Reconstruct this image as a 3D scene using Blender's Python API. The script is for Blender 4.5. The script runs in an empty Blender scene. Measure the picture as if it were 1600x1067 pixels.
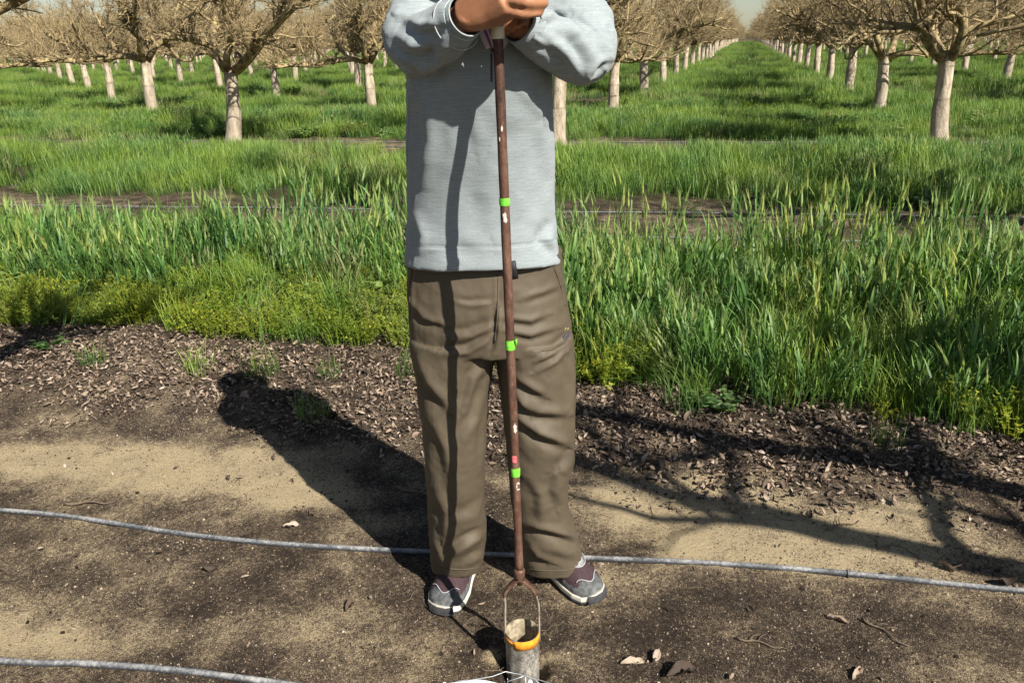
import bpy, bmesh, math, random
import numpy as np
from mathutils import Vector, Matrix, Euler
S = bpy.context.scene
COL = S.collection
rng = np.random.default_rng(7)

# ------------------------------------------------------------------ camera, sky, sun, exposure
F_PX, CAM_H = 1200.0, 1.38
PITCH = math.atan((533.5 - 65) / F_PX); ROLL = math.radians(1.2)
_f = np.array([0, math.cos(PITCH), -math.sin(PITCH)]); _u = np.array([0, math.sin(PITCH), math.cos(PITCH)]); _r = np.array([1., 0, 0])
CR = _r * math.cos(ROLL) - _u * math.sin(ROLL); CU = _u * math.cos(ROLL) + _r * math.sin(ROLL); CF = _f
CP = np.array([0, 0, CAM_H])
cam = bpy.data.objects.new('camera', bpy.data.cameras.new('camera')); COL.objects.link(cam)
cam.matrix_world = Matrix(((CR[0], CU[0], -CF[0], 0), (CR[1], CU[1], -CF[1], 0), (CR[2], CU[2], -CF[2], CAM_H), (0, 0, 0, 1)))
cam.data.sensor_width = 36; cam.data.lens = 36 * F_PX / 1600; cam.data.clip_start = 0.05; cam.data.clip_end = 3000
S.camera = cam
SUN_AZ, SUN_EL = math.radians(142.5), math.radians(41)     # clockwise from +Y
w = bpy.data.worlds.new('World'); S.world = w; w.use_nodes = True
wn = w.node_tree; bg = wn.nodes['Background']
sky = wn.nodes.new('ShaderNodeTexSky'); sky.sky_type = 'NISHITA'; sky.sun_disc = False
sky.sun_elevation = SUN_EL; sky.sun_rotation = SUN_AZ; sky.air_density = 1.0; sky.dust_density = .6
wn.links.new(sky.outputs[0], bg.inputs[0]); bg.inputs[1].default_value = 0.05
sd = bpy.data.lights.new('sun', 'SUN'); sd.energy = 5.0; sd.angle = math.radians(0.55); sd.color = (1.0, 0.945, 0.86)
so = bpy.data.objects.new('sun', sd); COL.objects.link(so)
sdir = Vector((math.sin(SUN_AZ) * math.cos(SUN_EL), math.cos(SUN_AZ) * math.cos(SUN_EL), math.sin(SUN_EL)))
so.rotation_euler = sdir.to_track_quat('Z', 'Y').to_euler(); so.location = sdir * 30
S.view_settings.view_transform = 'Standard'; S.view_settings.look = 'None'
S.view_settings.exposure = 0.86; S.view_settings.gamma = 1.0; S.view_settings.use_curve_mapping = False

# pixel of the photograph -> point at a known height or depth of the place (used to measure positions)
def ray(x, y): return CF * F_PX + CR * (x - 800) - CU * (y - 533.5)
def gnd(x, y, z=0.0):
    d = ray(x, y); return CP + d * ((z - CAM_H) / d[2])
def atY(x, y, Y):
    d = ray(x, y); return CP + d * (Y / d[1])
def proj(P):
    v = P - CP; D = v @ CF
    return 800 + F_PX * (v @ CR) / D, 533.5 - F_PX * (v @ CU) / D

# ------------------------------------------------------------------ small helpers
def tag(o, label=None, cat=None, group=None, kind=None):
    if label: o['label'] = label
    if cat: o['category'] = cat
    if group: o['group'] = group
    if kind: o['kind'] = kind
    return o
def link(name, me, mat=None, parent=None, loc=None):
    o = bpy.data.objects.new(name, me); COL.objects.link(o)
    for m in (mat if isinstance(mat, (list, tuple)) else [mat]):
        if m is not None: me.materials.append(m)
    if parent is not None: o.parent = parent
    if loc is not None: o.location = loc
    return o
def empty(name, loc=(0, 0, 0), rz=0.0):
    o = bpy.data.objects.new(name, None); COL.objects.link(o); o.location = loc; o.rotation_euler = (0, 0, rz)
    o.empty_display_size = 0.1
    return o
def mesh(name, V, Fs, smooth=True, mi=None, cols=None):
    me = bpy.data.meshes.new(name)
    V = np.asarray(V, float)
    me.from_pydata(V.tolist(), [], [tuple(int(i) for i in f) for f in Fs])
    if smooth: me.shade_smooth()
    if mi is not None: me.polygons.foreach_set('material_index', np.asarray(mi, np.int32))
    if cols is not None:
        a = me.attributes.new('tone', 'FLOAT', 'POINT'); a.data.foreach_set('value', np.asarray(cols, np.float32))
    me.update(); return me
class Bag:                                    # collects pieces into one mesh
    def __init__(s): s.V = []; s.F = []; s.M = []; s.T = []; s.n = 0
    def add(s, V, Fs, mi=0, tone=0.0):
        V = np.asarray(V, float); s.V.append(V); n = s.n
        s.F += [tuple(i + n for i in f) for f in Fs]; s.M += [mi] * len(Fs)
        s.T.append(np.full(len(V), tone) if np.isscalar(tone) else np.asarray(tone)); s.n += len(V)
    def mesh(s, name, smooth=True): return mesh(name, np.concatenate(s.V), s.F, smooth, s.M, np.concatenate(s.T))
_fcache = {}
def tube_faces(n, k, cap):
    key = (n, k, cap)
    if key not in _fcache:
        fs = []
        for i in range(n - 1):
            for j in range(k):
                a = i * k + j; b = i * k + (j + 1) % k
                fs.append((a, b, b + k, a + k))
        if cap: fs.append(tuple(range(k))[::-1]); fs.append(tuple((n - 1) * k + j for j in range(k)))
        _fcache[key] = fs
    return _fcache[key]
def tube(P, R, k=6, cap=True, rb=None, up=None):
    """P (n,3) path, R radii (n) (rb: radii along the second axis); parallel frames"""
    P = np.asarray(P, float); n = len(P); R = np.broadcast_to(np.asarray(R, float), (n,))
    rb = R if rb is None else np.broadcast_to(np.asarray(rb, float), (n,))
    T = np.gradient(P, axis=0); T /= np.linalg.norm(T, axis=1)[:, None] + 1e-12
    a = np.array(up, float) if up is not None else (np.array([0, 0, 1.]) if abs(T[0][2]) < .9 else np.array([1., 0, 0]))
    ang = np.linspace(0, 2 * math.pi, k, endpoint=False); c, sn = np.cos(ang)[:, None], np.sin(ang)[:, None]
    V = np.empty((n, k, 3))
    for i in range(n):
        a = a - T[i] * (a @ T[i]); a = a / (np.linalg.norm(a) + 1e-12); b = np.cross(T[i], a)
        V[i] = P[i] + c * a * R[i] + sn * b * rb[i]
    return V.reshape(-1, 3), tube_faces(n, k, cap)
def spline(P, n):
    P = np.asarray(P, float); m = len(P)
    Q = np.vstack([2 * P[0] - P[1], P, 2 * P[-1] - P[-2]]); out = []
    for t in np.linspace(0, m - 1 - 1e-9, n):
        i = int(t); u = t - i; p0, p1, p2, p3 = Q[i:i + 4]
        out.append(.5 * ((2 * p1) + (-p0 + p2) * u + (2 * p0 - 5 * p1 + 4 * p2 - p3) * u * u + (-p0 + 3 * p1 - 3 * p2 + p3) * u ** 3))
    return np.array(out)
def vnoise(P, scale, seed=0):                 # smooth value noise in -1..1, P (n,3)
    Q = P / scale + seed * 17.31 + 1000; I = np.floor(Q).astype(np.int64); f = Q - I; f = f * f * (3 - 2 * f)
    def h(ix, iy, iz):
        x = (ix * 374761393 + iy * 668265263 + iz * 2147483647 + seed * 144269) & 0xffffffff
        x = ((x ^ (x >> 13)) * 1274126177) & 0xffffffff; x = x ^ (x >> 16)
        return (x & 0xffff) / 32767.5 - 1
    r = 0
    for dx in (0, 1):
        for dy in (0, 1):
            for dz in (0, 1):
                wgt = (f[:, 0] if dx else 1 - f[:, 0]) * (f[:, 1] if dy else 1 - f[:, 1]) * (f[:, 2] if dz else 1 - f[:, 2])
                r = r + wgt * h(I[:, 0] + dx, I[:, 1] + dy, I[:, 2] + dz)
    return r
def voxel(me, size, smooth=3):
    ob = bpy.data.objects.new('tmp', me); COL.objects.link(ob)
    m = ob.modifiers.new('r', 'REMESH'); m.mode = 'VOXEL'; m.voxel_size = size; m.use_smooth_shade = True
    if smooth:
        s = ob.modifiers.new('s', 'SMOOTH'); s.factor = .5; s.iterations = smooth
    out = bpy.data.meshes.new_from_object(ob.evaluated_get(bpy.context.evaluated_depsgraph_get()))
    bpy.data.objects.remove(ob); out.materials.clear(); return out
def getv(me):
    a = np.empty(len(me.vertices) * 3); me.vertices.foreach_get('co', a); return a.reshape(-1, 3)
def getn(me):
    a = np.empty(len(me.vertices) * 3); me.vertices.foreach_get('normal', a); return a.reshape(-1, 3)
def setv(me, V): me.vertices.foreach_set('co', np.ascontiguousarray(V, dtype=np.float32).ravel()); me.update()

# ------------------------------------------------------------------ materials
def srgb(r, g, b):
    return tuple(((c / 255 + .055) / 1.055) ** 2.4 if c > 10 else c / 255 / 12.92 for c in (r, g, b)) + (1,)
class NT:
    def __init__(s, name, rough=.9):
        s.m = bpy.data.materials.new(name); s.m.use_nodes = True; s.t = s.m.node_tree
        s.b = s.t.nodes['Principled BSDF']; s.b.inputs['Roughness'].default_value = rough; s.b.inputs['Specular IOR Level'].default_value = .3
        s.co = None
    def n(s, typ, **k):
        x = s.t.nodes.new(typ)
        for a, b in k.items(): setattr(x, a, b)
        return x
    def l(s, a, b): s.t.links.new(a, b)
    def coord(s, kind='Object', scale=None):
        c = s.n('ShaderNodeTexCoord').outputs[kind]
        if scale is not None:
            m = s.n('ShaderNodeMapping'); m.inputs['Scale'].default_value = scale; s.l(c, m.inputs[0]); c = m.outputs[0]
        return c
    def noise(s, scale, detail=4, rough=.6, co=None, dist=0.0):
        x = s.n('ShaderNodeTexNoise'); x.inputs['Scale'].default_value = scale; x.inputs['Detail'].default_value = detail
        x.inputs['Roughness'].default_value = rough; x.inputs['Distortion'].default_value = dist
        s.l(co if co is not None else s.coord(), x.inputs['Vector']); return x.outputs[0]
    def ramp(s, v, stops):
        x = s.n('ShaderNodeValToRGB'); e = x.color_ramp.elements
        while len(e) < len(stops): e.new(.5)
        for q, (p, c) in zip(e, stops): q.position = p; q.color = c if len(c) == 4 else tuple(c) + (1,)
        s.l(v, x.inputs[0]); return x.outputs[0]
    def mix(s, f, a, b, mode='MIX'):
        x = s.n('ShaderNodeMix', data_type='RGBA', blend_type=mode)
        for i, v in ((0, f), (6, a), (7, b)):
            if isinstance(v, (int, float)): x.inputs[i].default_value = v
            elif isinstance(v, tuple): x.inputs[i].default_value = v if len(v) == 4 else v + (1,)
            else: s.l(v, x.inputs[i])
        return x.outputs[2]
    def math(s, op, a, b=0.0, clamp=False):
        x = s.n('ShaderNodeMath', operation=op, use_clamp=clamp)
        for i, v in ((0, a), (1, b)):
            if isinstance(v, (int, float)): x.inputs[i].default_value = v
            else: s.l(v, x.inputs[i])
        return x.outputs[0]
    def bump(s, v, strength, dist):
        x = s.n('ShaderNodeBump'); x.inputs['Strength'].default_value = strength; x.inputs['Distance'].default_value = dist
        s.l(v, x.inputs['Height']); s.l(x.outputs[0], s.b.inputs['Normal'])
    def base(s, c):
        if isinstance(c, tuple): s.b.inputs['Base Color'].default_value = c if len(c) == 4 else c + (1,)
        else: s.l(c, s.b.inputs['Base Color'])
    def attr(s, name): return s.n('ShaderNodeAttribute', attribute_name=name).outputs['Fac']
    def rand(s): return s.n('ShaderNodeObjectInfo').outputs['Random']
def simple(name, a, b, scale=30, rough=.85, bump=.3, bd=.002, detail=4, metal=0.0, co=None):
    t = NT(name, rough); v = t.noise(scale, detail); t.base(t.ramp(v, [(.3, a), (.7, b)])); t.b.inputs['Metallic'].default_value = metal
    if bump: t.bump(v, bump, bd)
    return t.m

def mat_leafy(name, ca, cb, tip, trans=.20, rough=.55):
    """blades: colour by instance, paler to the tip ('tone' 0..1), some light through"""
    t = NT(name, rough); r = t.rand()
    c = t.mix(r, ca, cb); c = t.mix(t.math('MULTIPLY', t.attr('tone'), 1.0, True), c, tip)
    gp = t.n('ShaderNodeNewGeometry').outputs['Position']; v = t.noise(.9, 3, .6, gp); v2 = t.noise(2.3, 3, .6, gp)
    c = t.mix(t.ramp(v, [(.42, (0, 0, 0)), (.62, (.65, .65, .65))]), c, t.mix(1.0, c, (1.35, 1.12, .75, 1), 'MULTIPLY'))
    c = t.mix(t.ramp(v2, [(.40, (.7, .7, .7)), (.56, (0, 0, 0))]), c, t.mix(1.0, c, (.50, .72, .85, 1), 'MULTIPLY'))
    c = t.mix(t.ramp(t.math('FRACT', t.math('MULTIPLY', r, 37.0)), [(.93, (0, 0, 0)), (.98, (.6, .6, .6))]), c, (.30, .28, .13, 1))
    t.base(c); t.b.inputs['Specular IOR Level'].default_value = .45
    tr = t.n('ShaderNodeBsdfTranslucent'); t.l(t.mix(1.0, c, (1.5, 1.6, .6, 1), 'MULTIPLY'), tr.inputs[0])
    mx = t.n('ShaderNodeMixShader'); mx.inputs[0].default_value = trans
    t.l(t.b.outputs[0], mx.inputs[1]); t.l(tr.outputs[0], mx.inputs[2]); t.l(mx.outputs[0], t.t.nodes['Material Output'].inputs[0])
    return t.m
M = {}
M['barley'] = mat_leafy('barley leaf', (.026, .088, .022, 1), (.105, .215, .042, 1), (.24, .37, .09, 1))
M['ear'] = mat_leafy('barley ear', (.15, .24, .06, 1), (.30, .40, .10, 1), (.45, .50, .20, 1), .35)
M['grass'] = mat_leafy('orchard grass', (.036, .098, .017, 1), (.130, .225, .033, 1), (.25, .36, .065, 1))
M['weed'] = mat_leafy('yellow green weed', (.09, .165, .022, 1), (.22, .30, .035, 1), (.42, .42, .05, 1), .35)
M['broad'] = mat_leafy('broad leaf weed', (.10, .19, .05, 1), (.19, .29, .09, 1), (.24, .33, .12, 1), .35)

def mat_ground():
    t = NT('orchard soil', 1.0); t.b.inputs['Specular IOR Level'].default_value = .12
    co = t.coord('Object')
    sand = t.attr('sand'); veg = t.attr('veg')
    n1 = t.noise(85, 6, .8, co); n2 = t.noise(7, 5, .65, co); n3 = t.noise(430, 2, .7, co)
    k = t.math('ADD', sand, t.math('MULTIPLY', t.math('SUBTRACT', n1, .5), 1.9)); k = t.math('ADD', k, t.math('MULTIPLY', t.math('SUBTRACT', n2, .5), 1.7))
    k = t.math('ADD', k, t.math('MULTIPLY', t.math('SUBTRACT', n3, .5), 2.6))
    c = t.ramp(k, [(.08, (.045, .034, .026)), (.32, (.138, .102, .073)), (.58, (.250, .190, .125)), (.84, (.64, .51, .31))])
    vo = t.n('ShaderNodeTexVoronoi'); vo.inputs['Scale'].default_value = 190; t.l(co, vo.inputs['Vector'])
    g = t.ramp(vo.outputs['Distance'], [(.12, (1, 1, 1)), (.26, (0, 0, 0))])
    sel = t.ramp(vo.outputs['Color'], [(.70, (0, 0, 0)), (.74, (1, 1, 1))])
    c = t.mix(t.math('MULTIPLY', t.math('MULTIPLY', g, sel), .35), c, (.40, .33, .24, 1))
    sel2 = t.ramp(vo.outputs['Color'], [(.28, (1, 1, 1)), (.32, (0, 0, 0))])
    c = t.mix(t.math('MULTIPLY', t.math('MULTIPLY', g, sel2), .8), c, (.035, .026, .02, 1))
    c = t.mix(veg, c, t.ramp(n1, [(.3, (.035, .035, .015)), (.7, (.085, .085, .035))]))
    t.base(c)
    h = t.math('ADD', t.math('MULTIPLY', n3, .8), t.math('ADD', t.math('MULTIPLY', n1, 1.3), t.math('MULTIPLY', g, .4)))
    t.bump(h, 1.0, .015); return t.m
M['soil'] = mat_ground()
def mat_trunk():
    t = NT('whitewashed trunk', .9); co = t.coord('Object')
    z = t.n('ShaderNodeSeparateXYZ'); t.l(co, z.inputs[0]); z = z.outputs[2]
    n = t.noise(14, 5, .65, t.coord('Object', (1, 1, .35))); f = t.noise(60, 4, .7, co)
    c = t.ramp(n, [(.34, (.22, .165, .11)), (.47, (.42, .34, .245)), (.64, (.62, .53, .40))])
    c = t.mix(t.ramp(f, [(.58, (0, 0, 0)), (.75, (.8, .8, .8))]), c, (.26, .20, .13, 1))
    r = t.rand(); zz = t.math('SUBTRACT', z, t.math('ADD', .50, t.math('MULTIPLY', r, .16)))
    low = t.math('LESS_THAN', zz, 0.0); c = t.mix(t.math('MULTIPLY', low, .35), c, (.34, .29, .22, 1))
    band = t.ramp(t.math('ABSOLUTE', zz), [(.0, (1, 1, 1)), (.022, (0, 0, 0))]); c = t.mix(t.math('MULTIPLY', band, .6), c, (.20, .15, .10, 1))
    up = t.ramp(t.math('ADD', t.math('SUBTRACT', z, .98), t.math('MULTIPLY', t.math('SUBTRACT', n, .5), .4)), [(.0, (0, 0, 0)), (.14, (1, 1, 1))])
    c = t.mix(up, c, t.ramp(n, [(.3, (.16, .12, .075)), (.7, (.36, .28, .17))]))
    t.base(c); t.bump(t.math('ADD', n, f), .8, .02); return t.m
M['trunk'] = mat_trunk()
def mat_branch():
    t = NT('pistachio bark', .92); co = t.coord('Object'); n = t.noise(11, 5, .7, co); f = t.noise(70, 3, .7, co)
    c = t.ramp(n, [(.34, (.085, .064, .038)), (.49, (.24, .18, .092)), (.62, (.48, .375, .19))])
    c = t.mix(t.ramp(f, [(.55, (0, 0, 0)), (.75, (.7, .7, .7))]), c, (.12, .10, .07, 1))
    tw = t.attr('tone'); c = t.mix(t.math('MULTIPLY', tw, .45), c, (.36, .27, .145, 1))
    t.base(c); t.bump(t.math('ADD', n, f), .5, .01); return t.m
M['branch'] = mat_branch()
def mat_leaf():
    t = NT('dead leaf', .8); r = t.rand()
    c = t.ramp(r, [(.0, (.035, .024, .018)), (.28, (.10, .07, .05)), (.58, (.22, .16, .115)), (.88, (.38, .29, .21)), (1., (.44, .36, .29))])
    n = t.noise(60, 4, .7); c = t.mix(t.ramp(n, [(.4, (0, 0, 0)), (.7, (.6, .6, .6))]), c, (.05, .035, .025, 1)); t.base(c)
    t.bump(t.noise(140, 3), .4, .002); return t.m
M['leaf'] = mat_leaf()
M['twig'] = simple('dry twig', (.07, .05, .035), (.20, .15, .10), 60)
def mat_clod():
    t = NT('soil crumb', 1.0); r = t.rand()
    t.base(t.ramp(r, [(0, (.03, .022, .017)), (.40, (.10, .07, .05)), (.70, (.20, .15, .105)), (.97, (.34, .27, .19)), (1., (.48, .41, .32))])); return t.m
M['clod'] = mat_clod()
def mat_tube():
    t = NT('dusty drip tube', .62); co = t.coord('Object')
    n = t.noise(9, 5, .7, co); f = t.noise(120, 4, .75, co)
    nz = t.n('ShaderNodeSeparateXYZ'); g = t.n('ShaderNodeNewGeometry'); t.l(g.outputs['Normal'], nz.inputs[0])
    dust = t.math('ADD', t.math('MULTIPLY', nz.outputs[2], .5), t.math('MULTIPLY', t.math('SUBTRACT', t.math('ADD', n, f), 1.0), 1.4))
    t.base(t.ramp(dust, [(.10, (.045, .047, .052)), (.42, (.15, .155, .16)), (.75, (.36, .35, .33))])); t.bump(f, .2, .001); return t.m
M['tube'] = mat_tube()
def mat_sweater():
    t = NT('heather grey knit', .95); t.b.inputs['Specular IOR Level'].default_value = .15
    t.b.inputs['Sheen Weight'].default_value = .15
    co = t.coord('Object', (30, 30, 520)); a = t.noise(1, 3, .7, co)
    b = t.noise(1, 2, .6, t.coord('Object', (240, 240, 900))); d = t.noise(5, 3)
    v = t.math('ADD', t.math('MULTIPLY', a, .6), t.math('MULTIPLY', b, .4))
    c = t.ramp(v, [(.34, (.205, .238, .246)), (.5, (.272, .306, .313)), (.66, (.35, .382, .388))])
    c = t.mix(t.math('MULTIPLY', d, .15), c, (.25, .30, .32, 1)); t.base(c)
    t.bump(t.math('ADD', v, t.math('MULTIPLY', t.noise(420, 2), .6)), .45, .0016); return t.m
M['sweater'] = mat_sweater()
def mat_trouser():
    t = NT('khaki nylon', .62); t.b.inputs['Specular IOR Level'].default_value = .35
    n = t.noise(600, 2); d = t.noise(4, 4); c = t.ramp(d, [(.3, (.070, .054, .034)), (.7, (.096, .076, .050))])
    t.base(t.mix(t.math('MULTIPLY', n, .3), c, (.125, .10, .068, 1))); t.bump(t.math('ADD', n, t.math('MULTIPLY', t.noise(26, 4, .6), 2.5)), .22, .0022); return t.m
M['trouser'] = mat_trouser()
def mat_skin():
    t = NT('skin', .5); n = t.noise(22, 4); f = t.noise(160, 3)
    t.base(t.ramp(n, [(.3, (.29, .125, .062)), (.7, (.43, .205, .11))])); t.b.inputs['Subsurface Weight'].default_value = .06
    t.b.inputs['Subsurface Radius'].default_value = (.01, .004, .002); t.bump(f, .25, .001); return t.m
M['skin'] = mat_skin()
def mat_rust():
    t = NT('rusty steel', .55); co = t.coord('Object'); n = t.noise(18, 6, .75, t.coord('Object', (1, 1, .4))); f = t.noise(140, 5, .8, co)
    c = t.ramp(n, [(.36, (.035, .021, .017)), (.5, (.115, .058, .040)), (.64, (.21, .125, .085))])
    c = t.mix(t.ramp(f, [(.60, (0, 0, 0)), (.72, (.75, .75, .75))]), c, (.34, .25, .19, 1)); t.base(c)
    t.b.inputs['Metallic'].default_value = .25; t.bump(f, .35, .0012); return t.m
M['rust'] = mat_rust()
def mat_steel():
    t = NT('scratched dusty steel', .42); co = t.coord('Object'); n = t.noise(28, 6, .75, t.coord('Object', (1, 1, .6))); f = t.noise(170, 4, .8, co, .8)
    c = t.ramp(t.math('ADD', t.math('MULTIPLY', n, .6), t.math('MULTIPLY', f, .4)), [(.42, (.09, .085, .075)), (.50, (.22, .205, .18)), (.58, (.50, .46, .39))])
    t.base(c); t.b.inputs['Metallic'].default_value = .25; t.bump(f, .8, .0015); return t.m
M['steel'] = mat_steel()
M['bucket_in'] = simple('dirt caked steel', (.10, .08, .055), (.40, .34, .23), 60, .9, .5, .002)
M['bar'] = simple('worn steel bar', (.20, .14, .10), (.62, .53, .42), 45, .5, .3, .001, metal=.35)
M['green'] = simple('fluorescent green tape', (.10, .42, .03), (.24, .80, .06), 110, .65, .3, .001)
M['orange'] = simple('orange tape', (.60, .20, .012), (.90, .36, .03), 90, .9, .15, .001)
M['pink'] = simple('faded pink tape', (.60, .10, .12), (.78, .20, .22), 60, .6, .1, .001)
M['cream'] = simple('cream tape', (.66, .60, .46), (.80, .75, .62), 40, .6, .2, .001)
M['paint'] = simple('chipped white paint', (.50, .42, .34), (.72, .66, .58), 90, .7, .3, .001)
M['black'] = simple('black rubber', (.012, .012, .014), (.03, .03, .034), 50, .55, .2, .001)
M['white_plastic'] = simple('white plastic', (.70, .71, .72), (.80, .81, .81), 20, .4, .1, .0005)
M['wire'] = simple('galvanised wire', (.40, .42, .44), (.62, .64, .66), 80, .35, .1, .0004, metal=.6)
M['suede'] = simple('grey suede', (.045, .048, .051), (.15, .155, .153), 70, .95, .4, .0012)
M['maroon'] = simple('dark maroon mesh', (.035, .020, .023), (.070, .040, .045), 260, .85, .4, .001, 2)
M['tongue'] = simple('grey tongue fabric', (.17, .165, .17), (.30, .29, .30), 200, .9, .4, .001, 2)
M['trim'] = simple('silver piping', (.28, .29, .30), (.45, .47, .47), 60, .5, .1, .0005)
M['midsole'] = simple('cream midsole foam', (.62, .58, .47), (.75, .72, .60), 30, .6, .15, .001)
M['mint'] = simple('pale mint foam', (.36, .48, .42), (.50, .60, .53), 30, .6, .15, .001)
M['outsole'] = simple('dark outsole', (.025, .026, .028), (.06, .06, .062), 60, .8, .3, .001)
M['collar_white'] = simple('pale collar cotton', (.60, .61, .64), (.72, .73, .76), 200, .9, .2, .0005)
M['collar_blue'] = simple('blue collar stripe', (.08, .08, .30), (.13, .12, .38), 200, .9, .2, .0005)
M['collar_pink'] = simple('pink collar stripe', (.50, .16, .26), (.62, .24, .34), 200, .9, .2, .0005)
M['hair'] = simple('black hair', (.012, .010, .009), (.03, .024, .02), 200, .5, .5, .002)
M['cap'] = simple('navy cotton cap', (.03, .035, .06), (.05, .055, .085), 200, .9, .3, .001)
M['eye'] = simple('eye white', (.65, .63, .60), (.72, .70, .67), 20, .25, 0)
M['navy'] = simple('dark embroidery thread', (.03, .03, .05), (.07, .065, .10), 300, .8, .2, .0005)
M['gold'] = simple('yellow embroidery thread', (.30, .27, .08), (.42, .38, .14), 300, .8, .2, .0005)

# ------------------------------------------------------------------ orchard lattice and ground
LA, LB, LO = np.array([1.40, 4.80]), np.array([4.93, -.81]), np.array([.71, 11.06])   # along the avenue, along a row, tree (0,0)
LMI = np.linalg.inv(np.array([LA, LB]).T)
def row_coord(x, y):                           # v = 0 on a tree row, 1 on the next one back
    return LMI[0, 0] * (x - LO[0]) + LMI[0, 1] * (y - LO[1]), LMI[1, 0] * (x - LO[0]) + LMI[1, 1] * (y - LO[1])
def n2(x, y, s, seed=0): return vnoise(np.stack([x, y, np.zeros_like(x)], -1), s, seed)
EDGE = np.array([[-6, 4.3], [-2.67, 3.77], [-1.82, 3.70], [-1.42, 3.50], [-.48, 3.28], [.27, 3.0], [1.0, 2.74], [1.88, 2.50], [6, 1.7]])
def veg_mask(x, y):
    """0 bare .. 1 vegetated, with wobbling strip edges"""
    v, u = row_coord(x, y); k = np.round(v); d = np.abs(v - k) * 4.9
    wob = n2(x, y, .9, 3) * .22 + n2(x, y, .25, 4) * .1
    half = np.where(k == -1, .82, np.where(k == 0, .62, .32 + .3 * n2(x, y, 3, 9)))
    m = np.clip((d + wob - half) / .25, 0, 1)
    e = np.interp(x, EDGE[:, 0], EDGE[:, 1]); near = y < e + 1.0
    m = np.where(near, np.clip((y - e + wob * .6) / .12, 0, 1), m)
    # behind the camera and the strip before the photographer
    return np.where(y < 0.2, np.clip((d + wob - 1.2) / .3, 0, 1), m)
SANDY = [(130, 715, 160, 26, .5), (300, 735, 190, 34, .95), (480, 775, 90, 20, .8), (30, 712, 120, 16, .7), (1010, 800, 120, 30, .55), (1180, 850, 110, 26, .75), (1330, 830, 150, 50, .55),
         (1150, 790, 90, 26, .5), (1060, 850, 60, 20, .4), (1420, 790, 60, 18, .5), (950, 770, 70, 16, .5), (1240, 870, 70, 18, .5), (60, 1000, 160, 30, .5), (420, 985, 120, 30, .4), (960, 905, 90, 30, .4), (1480, 880, 150, 40, .35), (650, 1000, 60, 25, .2), (590, 815, 60, 16, .5),
         (1100, 760, 120, 25, .35), (860, 1030, 40, 14, .5), (770, 1030, 20, 14, .55), (1250, 900, 200, 60, .15), (250, 900, 300, 50, .12)]
def sand_mask(x, y):
    P = np.stack([x, y, np.zeros_like(x)], -1); ok = y > 1.0
    Q = P.copy(); Q[:, 1] = np.maximum(Q[:, 1], 1.0); px, py = proj(Q)
    s = .25 + .17 * n2(x, y, .5, 5) + .20 * n2(x, y, .16, 6)
    for cx, cy, rx, ry, a in SANDY:
        g = np.exp(-(((px - cx) / rx) ** 2 + ((py - cy) / ry) ** 2)); s = s + np.where(ok, 1.35 * a * g, 0)
    return np.clip(s, 0, 1)
def hgt(x, y):
    x = np.asarray(x, float); y = np.asarray(y, float); sh = x.shape; x = x.ravel(); y = y.ravel()
    r = np.hypot(x, y - 1.5); fade = np.exp(-np.maximum(r - 4, 0) / 6)
    h = .010 * n2(x, y, .7, 1) + .005 * n2(x, y, .22, 2) + fade * (.0042 * n2(x, y, .07, 7) + .0022 * n2(x, y, .025, 8))
    h = h + .05 * n2(x, y, 9, 11) * (1 - np.exp(-(r / 12) ** 2))
    d = np.hypot(x - .012, y - 1.41); h = h + .022 * np.exp(-((d - .085) / .035) ** 2) * (.7 + .5 * n2(x, y, .04, 12)) - .05 * (1 / (1 + np.exp((d - .047) / .006)))
    return h.reshape(sh)
def h1(x, y): return float(hgt(np.array([x]), np.array([y]))[0])
def graded(a, b, fine0, fine1, df, growth=1.12, dmax=40):
    c = list(np.arange(fine0, fine1, df)); d = df; p = c[-1]
    while p < b: d = min(d * growth, dmax); p += d; c.append(p)
    d = df; p = c[0]; lo = []
    while p > a: d = min(d * growth, dmax); p -= d; lo.append(p)
    return np.array(lo[::-1] + c)
gx = graded(-900, 900, -1.7, 1.8, .0095); gy = graded(-60, 1500, 1.22, 3.0, .0085)
XX, YY = np.meshgrid(gx, gy); xs, ys = XX.ravel(), YY.ravel()
GV = np.stack([xs, ys, hgt(xs, ys)], -1); nx, ny = len(gx), len(gy)
gi = np.arange(nx * ny).reshape(ny, nx)
GF = np.stack([gi[:-1, :-1], gi[:-1, 1:], gi[1:, 1:], gi[1:, :-1]], -1).reshape(-1, 4)
gme = bpy.data.meshes.new('ground'); gme.vertices.add(len(GV)); gme.vertices.foreach_set('co', GV.astype(np.float32).ravel())
gme.loops.add(GF.size); gme.loops.foreach_set('vertex_index', GF.astype(np.int32).ravel())
gme.polygons.add(len(GF)); gme.polygons.foreach_set('loop_start', np.arange(0, GF.size, 4, dtype=np.int32))
gme.update(calc_edges=True); gme.shade_smooth()
for nm, val in (('sand', sand_mask(xs, ys)), ('veg', veg_mask(xs, ys) * .85)):
    a = gme.attributes.new(nm, 'FLOAT', 'POINT'); a.data.foreach_set('value', val.astype(np.float32))
tag(link('ground', gme, M['soil']), 'bare orchard soil with sandy patches and grassed strips', kind='structure')

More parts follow.
